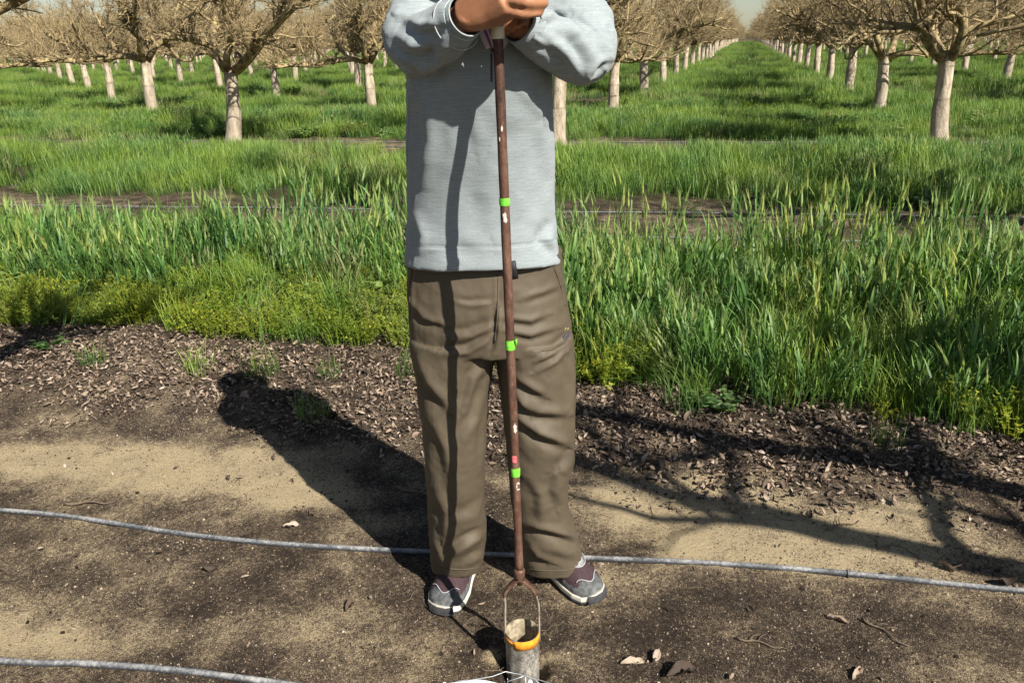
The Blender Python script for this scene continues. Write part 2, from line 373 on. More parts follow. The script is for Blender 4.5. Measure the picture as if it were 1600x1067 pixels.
# ------------------------------------------------------------------ scattering (one object each, geometry nodes)
def scatter(name, protos, P, rot, scl, label):
    pc = bpy.data.collections.new(name + '_kinds')
    for i, me in enumerate(protos): pc.objects.link(bpy.data.objects.new(name + '_kind', me))
    me = bpy.data.meshes.new(name); n = len(P); me.vertices.add(n); me.vertices.foreach_set('co', np.asarray(P, np.float32).ravel())
    a = me.attributes.new('rot', 'FLOAT_VECTOR', 'POINT'); a.data.foreach_set('vector', np.asarray(rot, np.float32).ravel())
    a = me.attributes.new('scl', 'FLOAT', 'POINT'); a.data.foreach_set('value', np.asarray(scl, np.float32))
    a = me.attributes.new('idx', 'INT', 'POINT'); a.data.foreach_set('value', rng.integers(0, len(protos), n).astype(np.int32))
    ng = bpy.data.node_groups.new(name, 'GeometryNodeTree')
    ng.interface.new_socket('Geometry', in_out='INPUT', socket_type='NodeSocketGeometry'); ng.interface.new_socket('Geometry', in_out='OUTPUT', socket_type='NodeSocketGeometry')
    N = ng.nodes.new; gi_, go = N('NodeGroupInput'), N('NodeGroupOutput'); ip = N('GeometryNodeInstanceOnPoints'); ci = N('GeometryNodeCollectionInfo')
    ci.inputs['Collection'].default_value = pc; ci.inputs['Separate Children'].default_value = True; ci.inputs['Reset Children'].default_value = True
    ip.inputs['Pick Instance'].default_value = True
    def na(nm, ty):
        x = N('GeometryNodeInputNamedAttribute'); x.data_type = ty; x.inputs['Name'].default_value = nm
        return next(o for o in x.outputs if o.enabled and o.name == 'Attribute')
    L = ng.links.new
    L(gi_.outputs[0], ip.inputs['Points']); L(ci.outputs[0], ip.inputs['Instance']); L(na('idx', 'INT'), ip.inputs['Instance Index'])
    er = N('FunctionNodeEulerToRotation'); L(na('rot', 'FLOAT_VECTOR'), er.inputs[0]); L(er.outputs[0], ip.inputs['Rotation'])
    L(na('scl', 'FLOAT'), ip.inputs['Scale']); L(ip.outputs[0], go.inputs[0])
    o = link(name, me); m = o.modifiers.new('scatter', 'NODES'); m.node_group = ng
    return tag(o, label, kind='stuff')
def in_view(x, y, margin=90, z=0.3):
    P = np.stack([x, np.maximum(y, .3), np.full_like(x, z)], -1); px, py = proj(P); P2 = P.copy(); P2[:, 2] = 0; _, py2 = proj(P2)
    return (y > .9) & (px > -margin) & (px < 1600 + margin) & (py < 1067 + margin)

# ------------------------------------------------------------------ orchard trees
def grow_tree(seed, sc=1.0, limit=None, detail=1.0, nlimbs=None, steep=0.0):
    """returns trunk mesh, crown mesh. limit(P)->True where a branch may be"""
    r = np.random.default_rng(seed)
    ht = 1.13 + r.uniform(-.06, .06); lean = r.uniform(-.025, .025, 2)
    T = Bag(); z = np.linspace(-.08, ht, 22)
    base = np.array([[lean[0] * t * t / ht + .012 * math.sin(t * 5 + seed), lean[1] * t * t / ht + .01 * math.cos(t * 4 + seed), t] for t in z])
    k = 20; ang = np.linspace(0, 2 * math.pi, k, endpoint=False)
    gz = .50 + r.uniform(0, .16)
    rad = .108 + .035 * np.exp(-z.clip(0) / .07) - .012 * (z > gz) + .030 * np.clip((z - ht + .22) / .22, 0, 1) ** 2 + .006 * np.exp(-((z - gz) / .035) ** 2)
    rad[-1] *= .55; rad[-2] *= .93; base[-1][2] += .02
    V = np.array([[base[i][0] + rad[i] * (1 + .05 * math.sin(3 * a + seed + z[i] * 2) + .03 * math.sin(5 * a + z[i] * 5)) * math.cos(a),
                   base[i][1] + rad[i] * (1 + .05 * math.sin(3 * a + seed + z[i] * 2) + .03 * math.cos(4 * a + z[i] * 6)) * math.sin(a), base[i][2]] for i in range(22) for a in ang])
    T.add(V, tube_faces(22, k, True)); top = base[-1]
    C = Bag()
    sides = [9, 6, 5, 4, 3]
    def path(p, d, L, n, wob, trop):
        P = [np.array(p, float)]; d = d / np.linalg.norm(d)
        for i in range(n):
            d = d + r.normal(0, wob, 3) + np.array([0, 0, trop(i / n)]) / n; d /= np.linalg.norm(d)
            q = P[-1] + d * L / n
            if q[2] < .95: d[2] = abs(d[2]) * .5; q[2] = P[-1][2] + .01
            P.append(q)
        return np.array(P), d
    def branch(p, d, L, rad, lev):
        n = [9, 7, 6, 4, 2][lev]
        P, _ = path(p, d, L, n, [.16, .24, .30, .30, .25][lev], (lambda t: (-.15 if lev == 0 else .2) + .5 * t * (lev < 2)))
        if limit is not None:
            ok = limit(P)
            if not ok.all():
                m = int(np.argmin(ok))
                if m < 2: return
                P = P[:m]; 
        m = len(P)
        if m < 2: return
        R = rad * np.linspace(1, [.5, .45, .4, .45, .5][lev], m); R = R * (1 + r.normal(0, .05, m))
        V, Fs = tube(P, R, sides[lev], True); C.add(V, Fs, 0, min(1, lev / 3.5))
        if lev >= 4: return
        nk = int([14, 10, 6, 2.2][lev] * detail * r.uniform(.8, 1.2))
        for c in range(nk):
            t = r.uniform([.14, .10, .12, .2][lev], 1.0); i = min(int(t * (m - 1)), m - 2); q = P[i] + (P[i + 1] - P[i]) * (t * (m - 1) - i)
            dd = P[i + 1] - P[i]; dd /= np.linalg.norm(dd); s = r.normal(0, 1, 3); s -= dd * (s @ dd); s /= np.linalg.norm(s) + 1e-9
            if lev < 3 and s[2] < -.5: s[2] *= -.6
            a = r.uniform(.5, 1.35); nd = dd * math.cos(a) + s * math.sin(a)
            branch(q, nd, [0, .95, .50, .24, .08][lev + 1] * sc * r.uniform(.6, 1.3) * (1.15 - .4 * t), R[i] * [.62, .50, .45, .55][lev] * r.uniform(.75, 1.05), lev + 1)
    nl = nlimbs or r.integers(4, 6); a0 = r.uniform(0, 6.28)
    for i in range(nl):
        a = a0 + i * 2 * math.pi / nl + r.uniform(-.3, .3); e = r.uniform(.50, .95) + steep
        if i == nl - 1 and r.random() < .6: e = 1.25
        d = np.array([math.cos(a) * math.cos(e), math.sin(a) * math.cos(e), math.sin(e)])
        p = top + np.array([math.cos(a) * .07, math.sin(a) * .07, -.09]); branch(p, d, 2.1 * sc * r.uniform(.85, 1.15), .062 * r.uniform(.85, 1.2), 0)
    return T.mesh('trunk'), C.mesh('crown')
protos = [grow_tree(100 + i, .96 + .03 * (i % 3), None, 1.0) for i in range(5)]
for t, c in protos: t.materials.append(M['trunk']); c.materials.append(M['branch'])
orders = ['first', 'second', 'third', 'fourth', 'fifth', 'sixth', 'seventh', 'eighth', 'ninth', 'tenth']
def nth(n):
    if n <= 10: return orders[n - 1]
    return f"{n}{'th' if 10 <= n % 100 <= 20 else {1: 'st', 2: 'nd', 3: 'rd'}.get(n % 10, 'th')}"
HERO = {(0, -1): 'thick leafless orchard tree with whitewashed trunk, nearest on the left of the person',
        (0, 0): 'leafless orchard tree whose pale trunk shows just under the elbow right of the person',
        (0, 1): 'large leafless orchard tree with forked pale trunk, nearest on the right side',
        (1, 0): 'leafless orchard tree with pale trunk directly behind the right elbow, left side of the avenue',
        (1, 1): 'leafless orchard tree with blotchy pale trunk just left of the nearest right hand tree',
        (1, -1): 'leafless orchard tree with slim pale trunk close beside the left sleeve',
        (1, -2): 'leafless orchard tree with cracked pale trunk left of the thick nearest tree',
        (2, -3): 'leafless orchard tree with leaning pale trunk, further left than the cracked trunk',
        (-1, 0): 'leafless orchard tree right behind the person, mostly hidden by the body'}
GRP = 'leafless orchard trees in a square planting'
cands = []; outer = []                        # outer: just beside the frame
for i in range(-3, 52):
    for j in range(-34, 26):
        p = LO + LA * i + LB * j
        if p[1] < -6: continue
        px, py = proj(np.array([p[0], max(p[1], .5), 1.2])); near = (i <= -1 and j in (-1, 0, 1) and np.hypot(*p) < 9)
        marg = 2.6 / max(p[1], 1) * F_PX
        if near or (p[1] > 5 and -marg < px < 1600 + marg): cands.append((np.hypot(*p), i, j, p[0], p[1]))
        elif p[1] > 5 and -marg - 600 < px < 2200 + marg: outer.append((np.hypot(*p), i, j, p[0], p[1]))
cands.sort()
def put_tree(i, j, x, y, tm, cm, rz, s):
    t = empty('orchard_tree', (x, y, h1(x, y)), rz); t.scale = (s, s, s * (1 + .04 * math.sin(i * 3 + j)))
    line = j if i is not None else 0
    if (i, j) in HERO: lab = HERO[(i, j)]
    elif i < 0: lab = f"leafless tree outside the frame, {nth(-i)} row before the nearest trunks, {'left' if j < 0 else 'right' if j > 0 else 'centre'} one"
    else:
        side = f"{nth(1 - j)} line left of the avenue" if j <= 0 else f"{nth(j)} line right of the avenue"
        lab = f"leafless tree, {nth(i + 1)} from the front in the {side}"
    tag(t, lab, 'tree', GRP)
    tl = {(0, 1): -.10, (0, -1): .11, (1, 1): -.06, (1, -2): .05, (2, 1): -.03}.get((i, j), 0.0)
    if tl: t.rotation_euler = (Matrix.Rotation(tl, 3, 'Y') @ Matrix.Rotation(rz, 3, 'Z')).to_euler()
    if (i, j) == (0, -1): t.location.x += .10
    link('trunk', tm, None, t); link('crown', cm, None, t); return t
near_sites = [c for c in cands if c[1] <= -1]; far_sites = [c for c in cands if c[1] >= 0]
for d, i, j, x, y in near_sites:
    rz = 0.0; ox, oy = x, y
    def lim(P, ox=ox, oy=oy):
        W = P + np.array([ox, oy, 0]); Wc = W.copy(); Wc[:, 1] = np.maximum(Wc[:, 1], .05)
        px, py = proj(Wc); dist = np.linalg.norm(W - CP, axis=1)
        inv = (W[:, 1] > .25) & (W[:, 1] < 3.4) & (px > -60) & (px < 1660) & (py > -60)
        pers = (np.hypot(W[:, 0] + .05, W[:, 1] - 1.6) < .65) & (W[:, 2] < 1.95)
        side = (ox > -1.5) & (ox < 0) & (oy > 5) & (py > -25) & ((px < 660) | (px > 850))
        return ~(inv | pers | side | (dist < .45))
    tm, cm = grow_tree({(-2, 1): 40, (-2, 0): 22}.get((i, j), 300 + i * 7 + j), 1.0, lim, .55 if (i, j) == (-2, 1) else .7, None, .45 if j == 0 and i == -1 else 0.0); tm.materials.append(M['trunk']); cm.materials.append(M['branch'])
    put_tree(i, j, x, y, tm, cm, 0.0, 1.0)
tr = random.Random(4)
for n, (d, i, j, x, y) in enumerate(far_sites[:285]):
    tm, cm = protos[(i * 3 + j * 5) % 5]; put_tree(i, j, x, y, tm, cm, tr.uniform(0, 6.28), tr.uniform(.93, 1.08))
rest = far_sites[285:] + outer
if rest:
    whole = []
    for k in range(3):
        B = Bag(); tm, cm = protos[k]
        for q, me in enumerate((tm, cm)):
            tn = np.empty(len(me.vertices)); me.attributes['tone'].data.foreach_get('value', tn)
            B.add(getv(me), [tuple(p.vertices) for p in me.polygons], q, tn)
        me = B.mesh('distant_tree'); me.materials.append(M['trunk']); me.materials.append(M['branch']); whole.append(me)
    P = np.array([[c[3], c[4], 0.] for c in rest]); n = len(P)
    scatter('distant_orchard', whole, P, np.stack([np.zeros(n), np.zeros(n), rng.uniform(0, 6.28, n)], -1), rng.uniform(.93, 1.1, n), 'mass of far leafless orchard trees closing the view at the horizon and beside the frame')

# ------------------------------------------------------------------ vegetation
def blade(B, r, x, y, L, wd, mi=0, lean=.3, curl=1.0, seg=4, tone0=0.0, tone1=1.0):
    a = r.uniform(0, 6.28); th = r.uniform(.02, lean); d = np.array([math.cos(a), math.sin(a)]); sd_ = np.array([-d[1], d[0], 0])
    tw = r.uniform(-.8, .8); p = np.array([x, y, 0.]); V = []; T = []
    for s in range(seg + 1):
        t = s / seg; wv = wd * (1 - t) ** .6 * (.6 + .4 * min(1, t * 4)) if s < seg else 0
        sv = sd_ * math.cos(tw * t) + np.array([d[0], d[1], 0]) * math.sin(tw * t)
        if s < seg: V += [p - sv * wv, p + sv * wv]; T += [tone0 + (tone1 - tone0) * t * t] * 2
        else: V.append(p); T.append(tone1)
        th2 = th + curl * t * t * 1.3
        p = p + np.array([d[0] * math.sin(th2), d[1] * math.sin(th2), math.cos(th2)]) * L / seg
    Fs = [(2 * i, 2 * i + 1, 2 * i + 3, 2 * i + 2) for i in range(seg - 1)] + [(2 * seg - 2, 2 * seg - 1, 2 * seg)]
    B.add(V, Fs, mi, np.array(T)); return p
def grass_clump(seed, n, rad, L, wd, lean=.45, curl=.9, seg=3):
    r = np.random.default_rng(seed); B = Bag()
    for _ in range(n):
        q = rad * math.sqrt(r.random()); a = r.uniform(0, 6.28)
        blade(B, r, q * math.cos(a), q * math.sin(a), L * r.uniform(.5, 1.15), wd * r.uniform(.7, 1.3), 0, lean, curl * r.uniform(.2, 1.4), seg)
    return B.mesh('grass_clump', False)
def barley_clump(seed, n=16, rad=.10, H=.33, ears=.22):
    r = np.random.default_rng(seed); B = Bag()
    for _ in range(n):
        q = rad * math.sqrt(r.random()); a = r.uniform(0, 6.28); x, y = q * math.cos(a), q * math.sin(a)
        L = H * r.uniform(.62, 1.1); th = r.uniform(0, .16); az = r.uniform(0, 6.28)
        dv = np.array([math.cos(az) * math.sin(th), math.sin(az) * math.sin(th), math.cos(th)])
        P = np.array([np.array([x, y, 0]) + dv * L * t + np.array([math.cos(az), math.sin(az), 0]) * .04 * t * t for t in (0, .35, .7, 1)])
        V, Fs = tube(P, [.0021, .0020, .0017, .0014], 3, False); B.add(V, Fs, 0, .15)
        for t in (.15, .35, .52, .68, .84):
            if r.random() < .85:
                m = Bag(); blade(m, r, 0, 0, L * r.uniform(.28, .5), r.uniform(.0038, .0082), 0, .5, r.uniform(.4, 1.3), 4)
                B.add(np.concatenate(m.V) + (np.array([x, y, 0]) + dv * L * t), m.F, 0, np.concatenate(m.T))
        if r.random() < ears:                        # ear with awns
            e = P[-1]; ed = dv + r.normal(0, .14, 3); ed /= np.linalg.norm(ed); EL = r.uniform(.045, .07)
            V, Fs = tube([e, e + ed * EL * .25, e + ed * EL * .7, e + ed * EL], [.002, .0068, .0058, .0015], 5); B.add(V, Fs, 1, .3)
            for _k in range(12):
                b = e + ed * EL * r.uniform(.15, .95); w_ = r.normal(0, 1, 3); w_ -= ed * (w_ @ ed); w_ /= np.linalg.norm(w_)
                tp = b + (ed + w_ * r.uniform(.08, .28)) * r.uniform(.05, .09); s_ = np.cross(ed, w_) * .0009
                B.add([b - s_, b + s_, tp], [(0, 1, 2)], 1, .9)
    m = B.mesh('barley_clump', False); return m
def leafy_clump(seed, n, rad, H, ls, round_=False, flowers=0):
    r = np.random.default_rng(seed); B = Bag()
    for _ in range(n):
        q = rad * math.sqrt(r.random()); a = r.uniform(0, 6.28); b = np.array([q * math.cos(a) * .5, q * math.sin(a) * .5, 0]); top = np.array([q * math.cos(a), q * math.sin(a), H * r.uniform(.4, 1.1)])
        mid = (b + top) / 2 + np.array([0, 0, H * .15]); P = spline([b, mid, top], 4); V, Fs = tube(P, [.0014] * 4, 3, False); B.add(V, Fs, 0, .1)
        for k in range(r.integers(7, 12)):
            t = r.uniform(.15, 1); c = b + (top - b) * t + np.array([0, 0, H * .15 * math.sin(math.pi * t)]); d = r.normal(0, 1, 3); d[2] = abs(d[2]) * .4; d /= np.linalg.norm(d)
            s_ = np.cross(d, [0, 0, 1]); s_ /= np.linalg.norm(s_) + 1e-9; l_ = ls * r.uniform(.6, 1.3); ww = l_ * (.5 if round_ else .24); up = np.cross(s_, d)
            c2 = c + d * l_ * .3
            if round_:
                an = np.linspace(0, 6.28, 7, endpoint=False); V = [c2 + d * math.cos(q_) * l_ * .5 + s_ * math.sin(q_) * ww + up * .12 * l_ * abs(math.sin(q_)) for q_ in an] + [c2]
                B.add(V, [(i, (i + 1) % 7, 7) for i in range(7)], 0, r.uniform(0, .8))
            else: B.add([c, c2 + s_ * ww, c + d * l_, c2 - s_ * ww], [(0, 1, 2), (0, 2, 3)], 0, r.uniform(0, .7))
        if r.random() < flowers:
            f = top; e = .0045; B.add([f + [e, 0, 0], f + [0, e, .002], f - [e, 0, 0], f + [0, -e, .002]], [(0, 1, 2, 3)], 0, 1.0)
    return B.mesh('weed_clump', False)
def mats(ms, *k):
    for m in ms:
        for q in k: m.materials.append(M[q])
    return ms
barley = mats([barley_clump(20 + i) for i in range(9)], 'barley', 'ear')
grass_n = mats([grass_clump(40 + i, 60, .11, .30, .0026) for i in range(7)], 'grass')
weeds = mats([leafy_clump(60 + i, 26, .12, .15, .017, False, .5) for i in range(6)], 'weed')
broad = mats([leafy_clump(70 + i, 12, .12, .14, .034, True) for i in range(5)], 'broad')
tallb = mats([barley_clump(30 + i, 5, .08, .44, .95) for i in range(5)], 'barley', 'ear')
patch = mats([grass_clump(80 + i, 230, .42, .40, .0050, .5, .8) for i in range(6)], 'grass')
bpatch = mats([leafy_clump(90 + i, 70, .40, .26, .055, True) for i in range(4)], 'broad')
barley_far = mats([barley_clump(110 + i, 60, .35, .42, .15) for i in range(4)], 'barley', 'ear')

def sample(x0, x1, y0, y1, dens):
    n = int((x1 - x0) * (y1 - y0) * dens); return rng.uniform(x0, x1, n), rng.uniform(y0, y1, n)
def place(name, pr, x, y, s0, s1, label, tilt=.12, sfac=None):
    n = len(x); P = np.stack([x, y, hgt(x, y) - .005], -1); s = rng.uniform(s0, s1, n)
    if sfac is not None: s = s * sfac
    return scatter(name, pr, P, np.stack([rng.normal(0, tilt, n), rng.normal(0, tilt, n), rng.uniform(0, 6.28, n)], -1), s, label)
def strip_depth(x, y):                        # distance behind the near grass edge
    return y - np.interp(x, EDGE[:, 0], EDGE[:, 1])
# near strip: barley behind, weeds in front (mostly on the left)
x, y = sample(-6.5, 7, 1.4, 7.4, 62); m = (veg_mask(x, y) > .5) & in_view(x, y, 900) & (row_coord(x, y)[0] < -.9) & (n2(x, y, .32, 51) + .5 * n2(x, y, .12, 52) > -.42)
d = strip_depth(x, y); fr = np.where(x < .1, .75 + .25 * n2(x, y, .6, 21), .05 + .12 * n2(x, y, .5, 22)); m &= d > fr
x, y, d = x[m], y[m], d[m]; place('barley', barley, x, y, .62, 1.25, 'tall green barley with pale ears growing behind the person', .10, np.clip(.80 + .22 * d - np.clip(d - 1.2, 0, 1) * np.where(x < .4, .75, .5), .38, 1.06) * (1 + .16 * n2(x, y, .5, 23)) * (1 - .35 * np.exp(-((x - 1.15) / .45) ** 2) * (d > 1.4)))
x, y = sample(-6.5, 7, 1.4, 7.4, 75); m = (veg_mask(x, y) > .4) & in_view(x, y, 900) & (row_coord(x, y)[0] < -.9) & ((x > .15) | (strip_depth(x, y) > .75 + .3 * n2(x, y, .4, 24)) | (rng.random(len(x)) < .15)); x, y = x[m], y[m]
place('grass', grass_n, x, y, .55, 1.05, 'fine green grass growing low among the barley', .2)
x, y = sample(-6.5, 7, 1.4, 6.2, 130); d = strip_depth(x, y); lim_ = np.where(x < .15, 1.05 + .3 * n2(x, y, .5, 25), .10 + .35 * n2(x, y, .4, 26))
m = (veg_mask(x, y) > .35) & in_view(x, y, 900) & (d < lim_); x, y = x[m], y[m]
place('low_weeds', weeds, x, y, .6, 1.25, 'bright yellow green weeds along the front edge of the barley', .15, 1 + .25 * n2(x, y, .3, 27))
x, y = sample(-6.5, 7, 1.4, 6.4, 14); m = (veg_mask(x, y) > .3) & in_view(x, y, 900) & (n2(x, y, .5, 28) > .0); x, y = x[m], y[m]
place('broadleaf_weeds', broad, x, y, .6, 1.2, 'round leaved pale green weeds among the grass')
x, y = sample(-6.5, 7, 1.6, 6.6, 13); m = (veg_mask(x, y) > .6) & in_view(x, y, 900) & (row_coord(x, y)[0] < -.9) & (strip_depth(x, y) > .9) & (n2(x, y, .8, 36) > np.where(x < .3, .0, -.35) - .25 * (x > 1.8)); x, y = x[m], y[m]
place('tall_barley', tallb, x, y, .85, 1.25, 'scattered taller barley stems with yellow green ears standing above the rest', .08)
# strips further back
def band(y0, y1, dens, hw):
    x, y = sample(-hw, hw, y0, y1, dens); m = in_view(x, y, 520, .4) & (veg_mask(x, y) > .45) & (row_coord(x, y)[0] > -1); return x[m], y[m]
def low(x, y):                                 # short at the strip edges, taller in the middle, uneven
    v, u = row_coord(x, y); d = np.abs(v - np.round(v)) * 2
    return np.clip(.34 + .36 * d + .16 * n2(x, y, 1.8, 31) + .08 * n2(x, y, .5, 35), .22, .95)
x, y = band(6.2, 17, 13, 18); sf = low(x, y)
place('orchard_grass', patch, x, y, .55, 1.35, 'thick green grass in the strips between the tree rows', .08, sf)
x, y = band(6.2, 17, 9, 18); m = (n2(x, y, 1.8, 32) > .1); x, y = x[m], y[m]
place('orchard_barley', barley_far, x, y, .8, 1.1, 'bluish green barley stands between the tree rows', .08, low(x, y))
x, y = band(11.5, 26, 3.2, 26); m = (n2(x, y, 2.5, 33) > .05) | ((x < -3.4) & (y < 14) & (y > 12)); x, y = x[m], y[m]
place('mallow_patches', bpatch, x, y, .8, 1.3, 'patches of round leaved bright green weeds under the trees', .12, np.clip(low(x, y), .4, .8))
x, y = band(17, 45, 3.6, 44); place('middle_grass', patch, x, y, .8, 1.7, 'green grass carpeting the orchard in the middle distance', .08, low(x, y) * .95)
x, y = band(45, 190, .55, 160); place('distant_grass', patch, x, y, 1.9, 2.7, 'green grass carpeting the orchard towards the horizon', .05, .45)

# ------------------------------------------------------------------ dead leaves, crumbs, twigs
def leaf_mesh(seed, L=.058, cr=.025):
    r = np.random.default_rng(seed); W = L * r.uniform(.42, .6); c = r.uniform(.3, 1.4) * (1 if r.random() < .8 else -1); b = r.uniform(-.6, .9); V = []; nu, nv = 6, 5
    for i in range(nu):
        u = i / (nu - 1); wv = W * (math.sin(math.pi * min(max(u * .96 + .02, 0), 1)) ** .65) + .0004
        for j in range(nv):
            v = j / (nv - 1) * 2 - 1; a = v * c * 1.2; rr = wv / 2 / max(abs(c) * 1.2, .3)
            V.append([(u - .5) * L, rr * math.sin(a), rr * (1 - math.cos(a)) * np.sign(c) + b * L * (u - .5) ** 2 + r.normal(0, L * cr)])
    V = np.array(V); V[:, 2] -= V[:, 2].min()
    return mesh('dead_leaf', V, [(i * nv + j, i * nv + j + 1, (i + 1) * nv + j + 1, (i + 1) * nv + j) for i in range(nu - 1) for j in range(nv - 1)])
leaves = mats([leaf_mesh(i) for i in range(10)], 'leaf'); crumpled = mats([leaf_mesh(50 + i, .058, .085) for i in range(10)], 'leaf')
x, y = sample(-5, 5, 1.1, 4.8, 6500); d = strip_depth(x, y); wd_ = .80 + .22 * n2(x, y, .5, 41) + .12 * n2(x, y, .15, 42)
p_ = np.clip((d + wd_) / .28, 0, 1) * np.clip((.35 - d) / .4, 0, 1) * (.72 + .4 * n2(x, y, .12, 44)) + .0030; m = (rng.random(len(x)) < p_) & in_view(x, y, 500); x, y = x[m], y[m]; n = len(x)
scatter('leaf_litter', leaves, np.stack([x, y, hgt(x, y) + rng.uniform(0, .018, n)], -1), np.stack([rng.normal(0, .5, n), rng.normal(0, .5, n), rng.uniform(0, 6.28, n)], -1), rng.uniform(.12, .44, n) + .32 * rng.random(n) ** 5, 'brown dead leaves lying along the grass edge')
def clod(seed):
    r = np.random.default_rng(seed); bm = bmesh.new(); bmesh.ops.create_icosphere(bm, subdivisions=1, radius=1)
    for v in bm.verts:
        v.co *= r.uniform(.65, 1.25); v.co.z *= .7
    me = bpy.data.meshes.new('crumb'); bm.to_mesh(me); bm.free(); return me
clods = mats([clod(i) for i in range(5)], 'clod')
clods2 = mats([clod(20 + i) for i in range(4)], 'soil')
x, y = sample(-2.2, 2.2, 1.25, 3.1, 15000); m = in_view(x, y, 40) & (rng.random(len(x)) < .5 + .6 * n2(x, y, .3, 43)); x, y = x[m], y[m]; n = len(x)
sc_ = .0009 + .0013 * rng.random(n) + .0028 * rng.random(n) ** 14
scatter('soil_crumbs', clods, np.stack([x, y, hgt(x, y) + sc_ * .2], -1), rng.uniform(0, 6.28, (n, 3)), sc_, 'loose crumbs and pebbles lying on the bare soil')
x, y = sample(-2.2, 2.2, 1.25, 3.1, 110); m = in_view(x, y, 40) & (n2(x, y, .35, 47) > -.1); x, y = x[m], y[m]; n = len(x)
sc_ = .003 + .005 * rng.random(n) ** 3
scatter('soil_clods', clods2, np.stack([x, y, hgt(x, y) + sc_ * .1], -1), np.stack([rng.normal(0, .4, n), rng.normal(0, .4, n), rng.uniform(0, 6.28, n)], -1), sc_, 'small dark soil clods half sunk in the bare ground')
def twig_mesh(seed, L=1.0):
    r = np.random.default_rng(seed); P = spline(np.stack([np.linspace(0, L, 6), r.normal(0, .06 * L, 6), np.abs(r.normal(0, .02, 6))], -1), 12); B = Bag(); V, Fs = tube(P, np.linspace(.018, .008, 12), 5); B.add(V, Fs)
    for k in range(2):
        i = r.integers(3, 9); q = P[i]; V, Fs = tube([q, q + [.08, r.choice([-.09, .09]), .02], q + [.18, r.choice([-.13, .13]), .03]], [.011, .008, .005], 4); B.add(V, Fs)
    return B.mesh('twig')
tws = mats([twig_mesh(i) for i in range(5)], 'twig')
x, y = sample(-2.6, 2.6, 1.2, 3.6, 30); m = in_view(x, y, 60); x, y = x[m], y[m]; n = len(x)
scatter('twig_litter', tws, np.stack([x, y, hgt(x, y) + .001], -1), np.stack([np.zeros(n), np.zeros(n), rng.uniform(0, 6.28, n)], -1), rng.uniform(.025, .10, n), 'thin dry twigs scattered over the soil')
# single leaves and sticks one can point at
for (px, py, s, rz, lab) in [(1308, 972, .95, 2.6, 'pale curled dead leaf alone on dark soil right of the auger'), (1062, 1053, 1.35, .4, 'large tan crumpled dead leaf by the bottom edge'),
        (1024, 1028, .8, 1.2, 'small tan dead leaf just above the large crumpled leaf'), (988, 1034, 1.0, .1, 'brown dead leaf left of the large crumpled leaf'),
        (1338, 1055, .9, .8, 'brown dead leaf at the bottom edge, right half'), (455, 825, .8, .3, 'dead leaf above the long drip tube, left of the person'), (487, 806, .6, 2.2, 'small pale dead leaf near the head of the sandy patch'),
        (1570, 915, .9, .1, 'pale flat dead leaf beside the drip tube at the right edge'), (1490, 892, 1.0, 3.1, 'pale narrow dead leaf behind the drip tube on the right'), (330, 893, .7, .2, 'light dead leaf below the drip tube on the left'), (545, 948, .8, 1.4, 'tan dead leaf on sandy soil left of the shoes')]:
    p = gnd(px, py); o = link('dead_leaf', crumpled[int(px) % 10], None, None, (p[0], p[1], h1(p[0], p[1]) + .002)); o.rotation_euler = (.25, .1, rz); o.scale = (s,) * 3; tag(o, lab, 'leaf', 'loose dead leaves on the bare soil')
for (px, py, s, rz, lab) in [(1370, 853, .05, 1.2, 'short dark stub of wood on sandy soil on the right'), (955, 875, .045, 1.5, 'dark bark chip below the drip tube beside the right shoe'), (1345, 970, .12, -.9, 'thin curved twig on soil in the lower right'),
        (840, 690, .10, .3, 'small stick behind the right leg'), (1290, 830, .13, .35, 'pale bent twig on the sandy patch at right'), (1150, 1000, .11, -.3, 'thin dark twig right of the auger'), (100, 790, .16, .1, 'thin twig above the drip tube at far left'), (620, 765, .20, -.45, 'long stick standing in for the sunlit gap in the shadow of the person')]:  # last stick is added in place of a sunlit gap in the person's shadow
    p = gnd(px, py); o = link('twig', tws[int(px) % 5], None, None, (p[0], p[1], h1(p[0], p[1]) + .002)); o.rotation_euler = (0, 0, rz); o.scale = (s, s * 1.6, s * 1.6); tag(o, lab, 'twig', 'loose twigs on the bare soil')
for (px, py, k, s, lab) in [(148, 572, 0, .55, 'small grass tuft in dead leaves at the left'), (312, 582, 1, .7, 'grey green grass tuft in dead leaves above the shadow'), (412, 590, 2, .75, 'grass tuft standing inside the head shadow'),
        (490, 655, 3, .6, 'thin grass tuft in the shoulder shadow'), (515, 590, 4, .5, 'wispy grass tuft right of the head shadow'), (640, 585, 5, .7, 'grass tuft beside the trouser leg'), (1385, 700, 6, .55, 'small grass tuft in dead leaves at the right'), (1070, 640, 1, .8, 'grass tuft at the edge of the barley right of the person')]:
    p = gnd(px, py); o = link('grass_tuft', grass_n[k], None, None, (p[0], p[1], h1(p[0], p[1]) - .003)); o.scale = (s, s, s * .8); tag(o, lab, 'grass tuft', 'lone grass tufts in the leaf litter')
for (px, py, s, lab) in [(1130, 640, .8, 'pale round leaved weed at the barley edge on the right'), (1092, 628, .6, 'small round leaved weed left of the pale one'), (80, 545, .7, 'grey green round leaved weed in shade at the far left')]:
    p = gnd(px, py); o = link('broadleaf_plant', broad[int(px) % 5], None, None, (p[0], p[1], h1(p[0], p[1]) - .003)); o.scale = (s, s, s * .6); tag(o, lab, 'weed', 'round leaved weeds')

